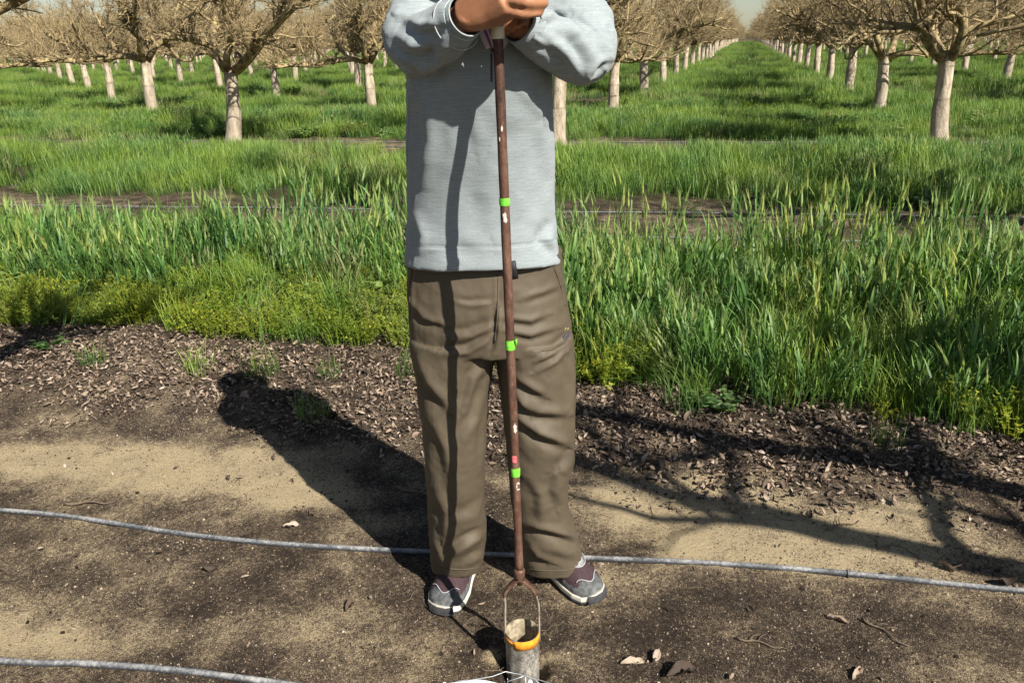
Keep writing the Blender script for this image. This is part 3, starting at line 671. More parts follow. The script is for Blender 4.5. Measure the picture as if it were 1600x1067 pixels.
# ------------------------------------------------------------------ drip tubes
def drip(pts, label, clip=None):
    P = spline(pts, 130); P[:, 2] = hgt(P[:, 0], P[:, 1]); k = np.ones(21) / 21; P[:, 2] = np.convolve(np.pad(P[:, 2], 10, 'edge'), k, 'valid') + .0055
    for q in (0, 1): P[:, q] = np.convolve(np.pad(P[:, q], 4, 'reflect', reflect_type='odd'), np.ones(9) / 9, 'valid')
    t = empty('drip_tube', tuple(P[65])); V, Fs = tube(P - P[65], .0083, 12); link('hose', mesh('hose', V, Fs), M['tube'], t)
    for c in (clip or []):
        i = int(np.argmin(np.abs(P[:, 0] - c))); d = P[i + 1] - P[i]; d /= np.linalg.norm(d)
        V, Fs = tube([P[i] - d * .002 - P[65], P[i] + d * .002 - P[65]], .0118, 12); link('clip', mesh('clip', V, Fs), M['tube'], t)
    return tag(t, label, 'irrigation tube', 'grey drip irrigation tubes')
def g3(px, py): p = gnd(px, py); return (p[0], p[1], 0)
drip([(-3.4, 2.30, 0), (-2.4, 2.20, 0)] + [g3(*q) for q in [(0, 799), (130, 812), (280, 836), (460, 854), (700, 866), (960, 876), (1180, 887), (1400, 906), (1600, 926)]] + [(2.4, 1.47, 0), (3.2, 1.35, 0)],
     'long grey drip tube running behind the shoes across the whole scene', [gnd(1323, 896)[0]])
drip([(-3.2, 1.75, 0), (-2.2, 1.60, 0)] + [g3(*q) for q in [(0, 1036), (120, 1040), (240, 1050), (360, 1061), (480, 1074)]] + [(-.1, 1.29, 0), (.8, 1.12, 0), (1.8, .95, 0)], 'dark grey drip tube crossing the bottom left corner')
def rowtube(k, off, label):
    pts = []; r = random.Random(k * 10 + int(off * 7))
    for q in np.linspace(-3.2, 3.0, 16): p = LO + LA * k + LB * q + np.array([.05, .99]) * off; pts.append((p[0], p[1] + r.uniform(-.06, .06), 0))
    return drip(pts, label)
rowtube(-1, .52, 'pale drip tube along the far side of the bare strip behind the barley'); rowtube(-1, -.42, 'pale drip tube along the near side of the bare strip behind the barley')
rowtube(0, .30, 'drip tube passing just behind the nearest trunks'); rowtube(0, -.28, 'drip tube passing just in front of the nearest trunks')
rowtube(1, -.25, 'drip tube at the foot of the second row of trees')

# ------------------------------------------------------------------ the person
XC = -.06
person = empty('person', (XC, 1.70, 0))
PO = np.array([XC, 1.70, 0])
def wear(name, me, mat, parent=None):
    """mesh given in world coordinates -> part of the person"""
    if len(me.vertices): setv(me, getv(me) - PO)
    o = link(name, me, mat, person if parent is None else parent); return o
def rings_mesh(rows, k=40, power=2.3):
    """rows: (xl, xr, yc, ry, z, tilt) horizontal rings"""
    V = []; ang = np.linspace(0, 2 * math.pi, k, endpoint=False)
    for xl, xr, yc, ry, z, tl in rows:
        c, s = np.cos(ang), np.sin(ang); e = 2 / power
        X = (xl + xr) / 2 + (xr - xl) / 2 * np.sign(c) * np.abs(c) ** e; Y = yc + ry * np.sign(s) * np.abs(s) ** e
        Z = z - tl * (Y - yc); V.append(np.stack([X, Y, Z], -1))
    return np.concatenate(V), tube_faces(len(rows), k, True)
def px_rows(rows):
    out = []
    for py, xl, xr, yc, ry, tl in rows:
        a, b = atY(xl, py, yc), atY(xr, py, yc); out.append((a[0], b[0], yc, ry, (a[2] + b[2]) / 2, tl))
    out.sort(key=lambda q: -q[4]); return out
def densify(rows, n):
    return spline(np.array(rows), n)
def crease(V, N, lines):
    """folds: ridge-and-valley along lines measured on the front of the garment; depth in metres"""
    px, py = proj(V); D = np.zeros(len(V)); front = np.clip(-(N[:, 1]) * 1.6 + .1, 0, 1)
    for pts, wd, dp in lines:
        pts = np.array(pts, float); best = np.full(len(V), 1e9); sg = np.zeros(len(V)); tt = np.zeros(len(V)); acc = 0
        tot = sum(np.linalg.norm(pts[i + 1] - pts[i]) for i in range(len(pts) - 1))
        for i in range(len(pts) - 1):
            a, b = pts[i], pts[i + 1]; L = np.linalg.norm(b - a); d = (b - a) / L
            t = np.clip((px - a[0]) * d[0] + (py - a[1]) * d[1], 0, L); dx, dy = px - a[0] - d[0] * t, py - a[1] - d[1] * t
            q = np.hypot(dx, dy); s = np.sign(dx * d[1] - dy * d[0]) * q; m = q < best
            best = np.where(m, q, best); sg = np.where(m, s, sg); tt = np.where(m, (acc + t) / tot, tt); acc += L
        D += dp * (sg / wd) * np.exp(.5 - .5 * (sg / wd) ** 2) * np.sqrt(np.clip(np.sin(math.pi * np.clip(tt, .02, .98)), 0, 1))
    return D * front

# --- body (one continuous mesh, mostly under the clothes)
B = Bag()
SHL, SHR = np.array([-.165, 1.665, 1.425]), np.array([.075, 1.665, 1.425])
SHL, SHR = atY(668, 18, 1.64), atY(862, 14, 1.64)
ELL, ELR = atY(656, 74, 1.54), atY(910, 90, 1.55)
CL, CRr = atY(727, 27, 1.405), atY(815, 38, 1.445)
WRL, WRR = atY(730, 26, 1.40), atY(812, 38, 1.442)
def limb(P, R, n=16, k=20): V, Fs = tube(spline(P, n), np.interp(np.linspace(0, 1, n), np.linspace(0, 1, len(R)), R), k); B.add(V, Fs)
V, Fs = rings_mesh([(XC - .02, XC + .02, 1.70, .02, .80, 0), (XC - .14, XC + .14, 1.70, .09, .84, 0), (XC - .14, XC + .14, 1.70, .10, .95, 0), (XC - .12, XC + .12, 1.68, .085, 1.1, 0), (XC - .118, XC + .118, 1.64, .09, 1.28, 0), (XC - .115, XC + .115, 1.62, .09, 1.37, 0), (XC - .095, XC + .095, 1.62, .07, 1.425, 0), (XC - .06, XC + .06, 1.62, .055, 1.46, 0)], 40); B.add(V, Fs)
V, Fs = tube(spline([(XC, 1.64, 1.40), (XC + .01, 1.615, 1.47), (XC + .04, 1.585, 1.58)], 8), [.075, .066, .060, .057, .056, .056, .056, .056], 20); B.add(V, Fs)
chest_l = [(XC - .04, 1.575, 1.36), (-.03, 1.552, 1.385), (XC + .06, 1.575, 1.37)]
V, Fs = tube(chest_l, [.04, .045, .04], 14); B.add(V, Fs)
limb([SHL + [.035, 0, -.015], SHL * .5 + ELL * .5, ELL, ELL * .45 + CL * .55, CL, WRL], [.032, .030, .028, .025, .023, .024], 30); limb([SHR + [-.035, 0, -.015], SHR * .45 + ELR * .55 + [.015, 0, .006], ELR, ELR * .45 + CRr * .55, CRr, WRR], [.032, .030, .028, .025, .024, .024], 30)
def leg_px(px, Y): return atY(px[0], px[1], Y)
for side in (0, 1):
    a = [leg_px(q, Y) for q, Y in ((((705, 540), 1.70), ((712, 700), 1.71), ((716, 830), 1.75), ((708, 900), 1.78)) if side == 0 else (((838, 540), 1.70), ((842, 700), 1.71), ((855, 830), 1.75), ((868, 895), 1.78)))]
    limb([a[0] + [0, 0, .08]] + a, [.08, .075, .055, .045, .030])
    he, to = (np.array([-.125, 1.815, .055]), np.array([-.197, 1.655, .040])) if side == 0 else (np.array([.075, 1.800, .055]), np.array([.178, 1.675, .040])); limb([a[-1], he * .7 + to * .3 + [0, 0, .01], to], [.030, .022, .013], 10)
# head, bowed forward: rings built upright, then tipped
hr = [(-.0, .030, -.125), (.005, .048, -.105), (.004, .058, -.075), (.0, .068, -.035), (.004, .073, .01), (.008, .075, .05), (.010, .070, .085), (.012, .052, .112), (.012, .022, .126)]
V = []; ang = np.linspace(0, 2 * math.pi, 40, endpoint=False)
for yo, rx, z in spline(np.array(hr), 30):
    for a in ang:
        s = math.sin(a); ry = rx * (1.28 if s > 0 else 1.22); yy = yo + ry * s
        if s < 0:
            front = -s; cx = rx * math.cos(a)
            yy -= .020 * math.exp(-(cx / .011) ** 2) * math.exp(-((z + .025) / .022) ** 2)             # nose
            yy += .010 * math.exp(-((abs(cx) - .031) / .013) ** 2) * math.exp(-((z - .005) / .012) ** 2)   # eye sockets
            yy -= .006 * math.exp(-(cx / .022) ** 2) * math.exp(-((z + .068) / .006) ** 2)             # lips
            yy -= .005 * math.exp(-((z - .026) / .009) ** 2) * math.exp(-(cx / .045) ** 2)
        V.append((rx * math.cos(a), yy, z))
HM = Matrix.Translation((XC + .045, 1.545, 1.635)) @ Matrix.Rotation(math.radians(24), 4, 'X')
def head_xf(V): return np.array([HM @ Vector(v) for v in np.asarray(V, float)])
B.add(head_xf(V), tube_faces(30, 40, True))
for s in (-1, 1):
    E_ = tube([(s * .074, .015, -.035), (s * .080, .014, -.01), (s * .078, .018, .012)], [.008, .012, .009], 10, rb=[.011, .019, .014]); B.add(head_xf(E_[0]), E_[1])
# hands: person's right hand (left in the picture) in front, left hand behind it
def hand(wrist, palm, knuckles, fingers, thumb, pw):
    V, Fs = tube(spline([wrist, (np.array(wrist) + palm) / 2, palm, np.mean(knuckles, 0)], 10), np.linspace(.024, .020, 10), 18, rb=np.interp(np.linspace(0, 1, 10), [0, .4, .8, 1], pw), up=(0, 1, 0)); B.add(V, Fs)
    for kn, pts, r0 in zip(knuckles, fingers, (.0092, .0098, .0098, .0088)):
        P = [kn] + pts; n = 12; t = np.linspace(0, 1, n); V, Fs = tube(spline(P, n), r0 * (1 - .22 * t + .07 * np.cos(t * 3 * 2 * math.pi)), 12); B.add(V, Fs)
        bm = bmesh.new(); bmesh.ops.create_icosphere(bm, subdivisions=2, radius=r0 * 1.16); B.add([np.array(v.co) + kn for v in bm.verts], [tuple(v.index for v in f.verts) for f in bm.faces]); bm.free()
    V, Fs = tube(spline(thumb, 10), np.linspace(.0135, .0085, 10), 12); B.add(V, Fs)
A_ = lambda x, y, Y: atY(x, y, Y + .085)
kn = [A_(789, y, 1.282) for y in (-34, -17, 1, 17)]
fg = [[A_(x2, y + dy, Y2) for x2, dy, Y2 in ((818, 3, 1.266), (842, 5, 1.280), (850, 4, 1.305), (838, 4, 1.325))] for y, in ((-34,), (-16,), (1,))] + [[A_(812, 22, 1.272), (A_(834, 21, 1.280)), A_(843, 19, 1.30), A_(832, 18, 1.318)]]
hand(A_(724, 28, 1.32), A_(760, 6, 1.30), kn, fg, [A_(752, -18, 1.31), A_(772, -42, 1.30), A_(796, -56, 1.30), A_(812, -58, 1.31)], [.027, .036, .042, .040])
kn2 = [A_(772, y, 1.372) for y in (-26, -9, 8, 22)]
fg2 = [[A_(748, y + 2, 1.365), A_(738, y + 3, 1.348), A_(742, y + 4, 1.33), A_(756, y + 4, 1.322)] for y in (-26, -9, 7, 20)]
hand(A_(822, 46, 1.375), A_(796, 12, 1.362), kn2, fg2, [A_(800, -4, 1.35), A_(792, -30, 1.338), A_(776, -44, 1.33), A_(762, -48, 1.33)], [.028, .040, .048, .046])
bme = voxel(B.mesh('body'), .0032, 2)
body = wear('body', bme, M['skin'])

# --- trousers
T = Bag()
hip = [(390, 636, 878, 1.70, .105, 0), (430, 637, 880, 1.70, .112, 0), (470, 638, 886, 1.70, .118, 0), (505, 640, 892, 1.70, .118, 0), (535, 643, 894, 1.70, .112, 0)]
V, Fs = rings_mesh(densify(px_rows(hip), 14), 48, 2.3); T.add(V, Fs)
lg = [(520, 641, 781, 1.70, .112, 0), (560, 644, 773, 1.70, .108, 0), (620, 655, 763, 1.702, .102, 0), (700, 664, 759, 1.705, .096, 0), (770, 668, 757, 1.71, .090, .0), (830, 670, 760, 1.72, .084, .05), (862, 672, 757, 1.73, .078, .15), (888, 677, 752, 1.74, .076, .40)]
V, Fs = rings_mesh(densify(px_rows(lg), 40), 40, 2.2); T.add(V, Fs)
rg = [(520, 766, 894, 1.70, .112, 0), (560, 776, 897, 1.70, .108, 0), (620, 783, 898, 1.702, .102, 0), (700, 791, 896, 1.705, .096, 0), (760, 797, 886, 1.71, .090, .0), (800, 803, 890, 1.72, .086, .03), (850, 812, 906, 1.73, .082, .15), (890, 818, 909, 1.74, .080, .40)]
V, Fs = rings_mesh(densify(px_rows(rg), 40), 40, 2.2); T.add(V, Fs)
tme = voxel(T.mesh('trousers'), .0038, 3); V = getv(tme); N = getn(tme)
TC = [([(770, 505), (735, 520), (700, 522)], 6, .004), ([(768, 470), (735, 474), (715, 470)], 4, .0025), ([(765, 525), (730, 545), (690, 548)], 5, .005), ([(645, 555), (665, 600), (698, 640)], 8, .0075), ([(760, 560), (735, 590), (722, 640)], 6, .0045),
      ([(640, 470), (660, 500), (700, 512)], 5, .0035), ([(757, 600), (742, 650), (712, 690)], 7, .0045), ([(668, 660), (690, 700), (700, 760)], 9, .005), ([(762, 600), (755, 690), (752, 760)], 6, .003),
      ([(754, 830), (725, 846), (700, 862)], 6, .008), ([(672, 840), (684, 868), (690, 885)], 5, .006), ([(757, 862), (738, 870), (725, 878)], 5, .004), ([(672, 770), (690, 800), (690, 840)], 8, .005), ([(752, 775), (735, 800), (700, 812)], 7, .003),
      ([(785, 500), (830, 505), (855, 495)], 5, .004), ([(790, 520), (830, 528), (870, 515)], 5, .004), ([(892, 520), (870, 545), (840, 560)], 5, .005), ([(889, 538), (865, 562), (835, 580)], 4, .0045), ([(800, 590), (830, 610), (850, 620)], 6, .006),
      ([(803, 628), (840, 648), (888, 650)], 7, .0065), ([(805, 655), (840, 680), (885, 698)], 7, .0085), ([(800, 610), (820, 640), (834, 660)], 5, .004), ([(815, 470), (850, 460), (872, 450)], 5, .003), ([(885, 560), (892, 600), (888, 640)], 7, .004),
      ([(870, 740), (862, 765), (868, 790)], 8, .006), ([(818, 822), (850, 828), (904, 846)], 6, .0085), ([(822, 850), (838, 872), (860, 880)], 6, .007), ([(895, 700), (885, 720), (870, 735)], 6, .005), ([(820, 750), (840, 775), (838, 815)], 8, .004), ([(838, 860), (880, 868), (904, 872)], 7, .003),
      ([(776, 480), (776, 520), (770, 548)], 4, .005), ([(778, 430), (777, 455), (776, 480)], 3, -.0015), ([(648, 420), (643, 450), (644, 498)], 3, .003), ([(868, 420), (880, 450), (886, 470)], 3, .0025)]
Q = V * np.array([1, 1, .55])
rid = lambda P, s_, k_: .45 - np.abs(vnoise(P, s_, k_))
D = 1.3 * crease(V, N, TC) + .0022 * rid(V * np.array([1, 1, .8]) + .25 * V[:, [2, 2, 0]], .085, 31) + .0014 * rid(V * np.array([1, 1, 1.3]), .04, 32) + .0022 * vnoise(Q, .075, 3) + .0016 * vnoise(V * np.array([1, 1, .8]), .028, 4) + .0005 * vnoise(V, .010, 5)
setv(tme, V + N * D[:, None]); tme.shade_smooth()
tro = wear('trousers', tme, M['trouser'])
def on_front(px, py, Y, lift=.0):                     # point on the front of a dense garment mesh nearest a line of sight
    return atY(px, py, Y)
from mathutils.bvhtree import BVHTree
def bvh_of(me, off=PO): return BVHTree.FromPolygons([tuple(v) for v in (getv(me) + off)], [tuple(p.vertices) for p in me.polygons])
bt = bvh_of(tme)
def hit(bvh, px, py, lift=.001):
    d = Vector(ray(px, py)).normalized(); h = bvh.ray_cast(Vector(CP), d)
    return None if h[0] is None else np.array(h[0]) - np.array(d) * lift
def seam(bvh, pts, name, mat, parent, r=.0011, n=30, lift=.0008):
    Pp = spline([(a, b, 0) for a, b in pts], n); H = [hit(bvh, a, b, lift) for a, b, _ in Pp]; H = np.array([h for h in H if h is not None])
    if len(H) < 3: return None
    V, Fs = tube(H, r, 5); return wear(name, mesh(name, V, Fs), mat, parent)
M['seam'] = simple('trouser seam', (.085, .066, .045), (.11, .088, .06), 300, .8, .1, .0005)
seam(bt, [(779, 412), (778, 450), (777, 495), (773, 535)], 'fly_seam', M['seam'], tro, .0013)
seam(bt, [(646, 412), (641, 450), (641, 500)], 'pocket_seam', M['seam'], tro, .0016)
seam(bt, [(862, 408), (874, 440), (884, 478)], 'pocket_seam', M['seam'], tro, .0014)
seam(bt, [(679, 884), (700, 888), (725, 889), (750, 886)], 'hem_seam', M['seam'], tro, .0014)
seam(bt, [(822, 888), (850, 891), (880, 891), (905, 886)], 'hem_seam', M['seam'], tro, .0014)
L_ = Bag()                                            # small embroidered mark on the thigh
for pts in ([(880, 528), (884, 521), (888, 518)], [(884, 529), (888, 522), (891, 519)], [(881, 531), (886, 528), (889, 524)]):
    H = np.array([hit(bt, *q, .0012) for q in pts if hit(bt, *q) is not None])
    if len(H) > 1: V, Fs = tube(H, .0017, 5); L_.add(V, Fs)
if L_.n: wear('embroidered_mark', L_.mesh('embroidered_mark'), M['navy'], tro)
L_ = Bag()
for pts in ([(882, 518), (884, 512), (885, 516)], [(886, 516), (888, 512), (888, 517)]):
    H = np.array([hit(bt, *q, .0012) for q in pts if hit(bt, *q) is not None])
    if len(H) > 1: V, Fs = tube(H, .0010, 4); L_.add(V, Fs)
if L_.n: wear('embroidered_mark', L_.mesh('embroidered_mark'), M['gold'], tro)
pts = np.array([atY(x, y, 1.572) for x, y in ((800, 408), (802, 420), (805, 436))]); V, Fs = tube(pts, .0075, 6, rb=.0018, up=(1, 0, 0)); wear('belt_end', mesh('belt_end', V, Fs), M['black'], tro)

# --- sweater
W = Bag()
tor = [(410, 631, 877, 1.695, .128, .12), (385, 633, 871, 1.693, .126, .05), (340, 635, 867, 1.688, .122, 0), (280, 636, 866, 1.675, .122, 0), (200, 635, 865, 1.648, .124, 0), (130, 636, 863, 1.622, .126, 0), (80, 640, 862, 1.615, .122, 0), (45, 650, 862, 1.615, .114, 0), (22, 664, 856, 1.62, .098, 0), (4, 690, 832, 1.625, .080, 0), (-12, 716, 806, 1.625, .062, 0)]
V, Fs = rings_mesh(densify(px_rows(tor), 46), 56, 2.25); W.add(V, Fs)
def sleeve(P, R, n=30):
    Pp = spline(P, n); Rr = np.interp(np.linspace(0, 1, n), np.linspace(0, 1, len(R)), R); V, Fs = tube(Pp, Rr, 28); W.add(V, Fs); return Pp
sl = sleeve([SHL + [0.03, .0, 0], SHL * .45 + ELL * .55 + [-.012, 0, .0], ELL, ELL * .45 + CL * .55 + [0, 0, -.004], CL], [.070, .064, .054, .048, .034])
sr = sleeve([SHR + [-.03, .0, 0], SHR * .45 + ELR * .55 + [.024, 0, .01], ELR + [.0, 0, .002], ELR * .45 + CRr * .55 + [0, 0, -.004], CRr], [.070, .062, .054, .047, .036])
wme = voxel(W.mesh('sweater'), .0042, 5)
bm = bmesh.new(); bm.from_mesh(wme)                     # open the neck, the cuffs and the hem
V = getv(wme); px, py = proj(V); kill = set()
def intri(px, py, a, b, c):
    s = lambda p, q: (px - q[0]) * (p[1] - q[1]) - (p[0] - q[0]) * (py - q[1])
    d1, d2, d3 = s(a, b), s(b, c), s(c, a); return ~(((d1 < 0) | (d2 < 0) | (d3 < 0)) & ((d1 > 0) | (d2 > 0) | (d3 > 0)))
neck = intri(px, py, (742, -30), (812, -30), (770, 82)) & (V[:, 1] < 1.62) & (np.abs(V[:, 0] + .02) < .1) & (np.linalg.norm(V - CL, axis=1) > .05)
dl = (V - CL) @ ((sl[-1] - sl[-2]) / np.linalg.norm(sl[-1] - sl[-2])); dr = (V - CRr) @ ((sr[-1] - sr[-2]) / np.linalg.norm(sr[-1] - sr[-2]))
cuff = ((dl > -.004) & (np.linalg.norm(V - CL, axis=1) < .055)) | ((dr > -.004) & (np.linalg.norm(V - CRr, axis=1) < .055))
hem = (V[:, 2] < .955) & (getn(wme)[:, 2] < -.75)
k_ = neck | cuff; bm.verts.ensure_lookup_table()
bmesh.ops.delete(bm, geom=[bm.verts[i] for i in np.nonzero(k_)[0]], context='VERTS'); bm.to_mesh(wme); bm.free(); wme.update()
V = getv(wme); N = getn(wme)
SC = [([(612, 60), (640, 80), (700, 72)], 9, .004), ([(640, 118), (680, 108), (705, 85)], 8, .005), ([(625, 30), (660, 50), (690, 42)], 8, .004), ([(690, 60), (672, 95), (650, 120)], 8, .004), ([(610, 95), (640, 100), (668, 112)], 6, .003),
      ([(860, 45), (900, 60), (935, 100)], 10, .004), ([(880, 30), (905, 60), (915, 110)], 10, .005), ([(900, 25), (925, 55), (950, 90)], 8, .004), ([(850, 60), (880, 90), (905, 125)], 9, .005), ([(840, 35), (860, 30), (885, 20)], 7, .004), ([(925, 120), (940, 100), (952, 95)], 5, .004),
      ([(860, 180), (840, 150), (812, 120)], 10, .004), ([(655, 150), (662, 220), (650, 300)], 12, .005), ([(850, 200), (858, 280), (848, 350)], 14, .004), ([(735, 130), (728, 180), (742, 230)], 12, .002), ([(760, 250), (745, 300), (765, 360)], 16, .002), ([(640, 330), (655, 370), (648, 400)], 8, .004), ([(865, 345), (850, 375), (868, 395)], 7, .005), ([(690, 390), (720, 382), (760, 392)], 12, .002), ([(700, 0), (720, 20), (745, 60)], 6, .003), ([(795, 62), (830, 62), (855, 80)], 5, .003)]
D = 1.5 * crease(V, N, SC) + .0030 * rid(V + .3 * V[:, [2, 2, 0]], .10, 33) + .0028 * vnoise(V * np.array([1, 1, .5]), .085, 13) + .0014 * vnoise(V, .036, 14)
arm = np.clip((1.49 - V[:, 1]) / .03, 0, 1); arm = np.maximum(arm, np.clip((np.abs(V[:, 0] + .035) - .125) / .02, 0, 1) * (V[:, 2] > 1.31) * (V[:, 1] < 1.60)); D += arm * (.0030 * vnoise(V, .036, 15) + .0055 * rid(V * np.array([.6, 1.2, 1]), .042, 16) + .0018 * rid(V, .018, 17))
D -= .0025 * np.exp(-((V[:, 2] - .967 - .12 * (1.695 - V[:, 1])) / .002) ** 2) * (V[:, 2] < 1.02)
setv(wme, V + N * D[:, None]); wme.shade_smooth()
swe = wear('sweater', wme, M['sweater']); bw = bvh_of(wme)
def cuff_part(c, d, r, name, mat):
    d = d / np.linalg.norm(d); V, Fs = tube([c - d * .026, c - d * .013, c, c + d * .002], [r + .003, r + .002, r + .0015, r - .001], 36, False); wear(name, mesh(name, V, Fs), mat, swe)
dL, dR = sl[-1] - sl[-3], sr[-1] - sr[-3]; dL /= np.linalg.norm(dL); dR /= np.linalg.norm(dR)
cuff_part(CL + dL * .004, dL, .0335, 'cuff', M['sweater']); cuff_part(CRr + dR * .004, dR, .0345, 'cuff', M['sweater'])
def ring(c, d, r, rr, name, mat, wob=0, n=60, seed=0):
    d = d / np.linalg.norm(d); a = np.cross(d, [0, 0, 1.]); a /= np.linalg.norm(a); b = np.cross(d, a); q = np.linspace(0, 2 * math.pi, n, endpoint=False); g = np.random.default_rng(seed)
    P = np.array([c + (a * math.cos(t) + b * math.sin(t)) * (r + g.normal(0, wob)) + d * g.normal(0, wob) for t in q]); P = np.vstack([P, P[:1]]); V, Fs = tube(P, rr, 5, False); wear(name, mesh(name, V, Fs), mat, swe)
ring(CL + dL * .005, dL, .0340, .0011, 'cuff_piping', M['trim']); ring(CL - dL * .009, dL, .0358, .0010, 'cuff_piping', M['mint']); ring(CL - dL * .030, dL, .0445, .0012, 'cuff_trim', M['trim'])
ring(CRr + dR * .005, dR, .0350, .0010, 'cuff_piping', M['sweater'])
# collar: striped edges of the open neck, button band below it
def strip(pts, wd, mat, name, lift=.002, Yf=None):
    Pp = spline([(a, b, 0) for a, b in pts], 20); H = []
    for a, b, _ in Pp:
        p = atY(a, b, Yf(b)); H.append(p)
    V, Fs = tube(np.array(H), wd, 6, rb=.0012, up=(1, 0, 0)); wear(name, mesh(name, V, Fs), mat, swe)
cy = lambda b: 1.486 + (78 - b) * .0003
for off, mt, wd in ((0, 'collar_white', .0052), (5.5, 'collar_pink', .0020), (8.5, 'collar_blue', .0017), (11, 'collar_white', .0020)):
    strip([(736 + off, 12), (748 + off, 42), (763 + off * .75, 76)], wd, M[mt], 'collar_edge' if off else 'collar', Yf=cy)
strip([(812, 10), (801, 38), (790, 62), (776, 82)], .0075, M['collar_white'], 'collar', Yf=cy); strip([(803, 12), (793, 38), (782, 62)], .0017, M['collar_blue'], 'collar_edge', Yf=cy)
V = []; aa = np.linspace(math.radians(-58), math.radians(238), 40)
for rr_, zz in ((.088, 1.425), (.076, 1.450), (.069, 1.480), (.066, 1.500), (.070, 1.482)):
    V += [(XC + .004 + rr_ * math.cos(q), 1.622 + rr_ * .92 * math.sin(q) , zz + .012 * math.sin(q)) for q in aa]
o = wear('collar', mesh('collar', V, [(i * 40 + j, i * 40 + j + 1, (i + 1) * 40 + j + 1, (i + 1) * 40 + j) for i in range(4) for j in range(39)]), M['sweater'], swe); o.modifiers.new('thick', 'SOLIDIFY').thickness = .003
seam(bw, [(768, 84), (768, 105), (768, 128)], 'placket', M['navy'], swe, .0018)
seam(bw, [(640, 150), (636, 250), (634, 330)], 'side_seam', M['sweater'], swe, .0016)
# hair, cap, eyes
g = []
for yo, rx, z in spline(np.array([(.012, .079, .030), (.014, .082, .045), (.014, .081, .06), (.014, .075, .09), (.013, .057, .118), (.013, .02, .133)]), 14):
    for a in ang: g.append((rx * math.cos(a), yo + .008 + rx * (1.20 if math.sin(a) > 0 else 1.27) * math.sin(a), z))
cp = Bag(); cp.add(head_xf(np.array(g) * 1.05 + [0, -.004, .004]), tube_faces(14, 40, True))
br = []
for rr in (1.0, 1.22, 1.45, 1.62):
    for a in np.linspace(math.pi * 1.0, math.pi * 2.0, 21): br.append((.082 * math.cos(a) * (1 + .06 * (rr - 1)), .02 + .096 * rr * math.sin(a), .046 - .03 * (rr - 1)))
cp_v = head_xf(br); fs = [(i * 21 + j, i * 21 + j + 1, (i + 1) * 21 + j + 1, (i + 1) * 21 + j) for i in range(3) for j in range(20)]
cap = wear('cap', cp.mesh('cap'), M['cap']); bri = wear('cap_brim', mesh('cap_brim', cp_v, fs), M['cap'], cap); sm = bri.modifiers.new('thick', 'SOLIDIFY'); sm.thickness = .003
g = []
for yo, rx, z in spline(np.array([(.03, .068, -.06), (.022, .075, -.02), (.016, .078, .02)]), 8):
    for a in np.linspace(.1 * -1, math.pi + .1, 30): g.append((rx * math.cos(a), yo + .008 + rx * 1.25 * math.sin(a), z))
hair = wear('hair', mesh('hair', head_xf(g), [(i * 30 + j, i * 30 + j + 1, (i + 1) * 30 + j + 1, (i + 1) * 30 + j) for i in range(7) for j in range(29)]), M['hair']); sm = hair.modifiers.new('thick', 'SOLIDIFY'); sm.thickness = .006
for s in (-1, 1):
    bm = bmesh.new(); bmesh.ops.create_uvsphere(bm, u_segments=12, v_segments=8, radius=.011); me = bpy.data.meshes.new('eye'); bm.to_mesh(me); bm.free(); setv(me, head_xf(getv(me) + [s * .030, -.074, .005])); wear('eye', me, M['eye'])

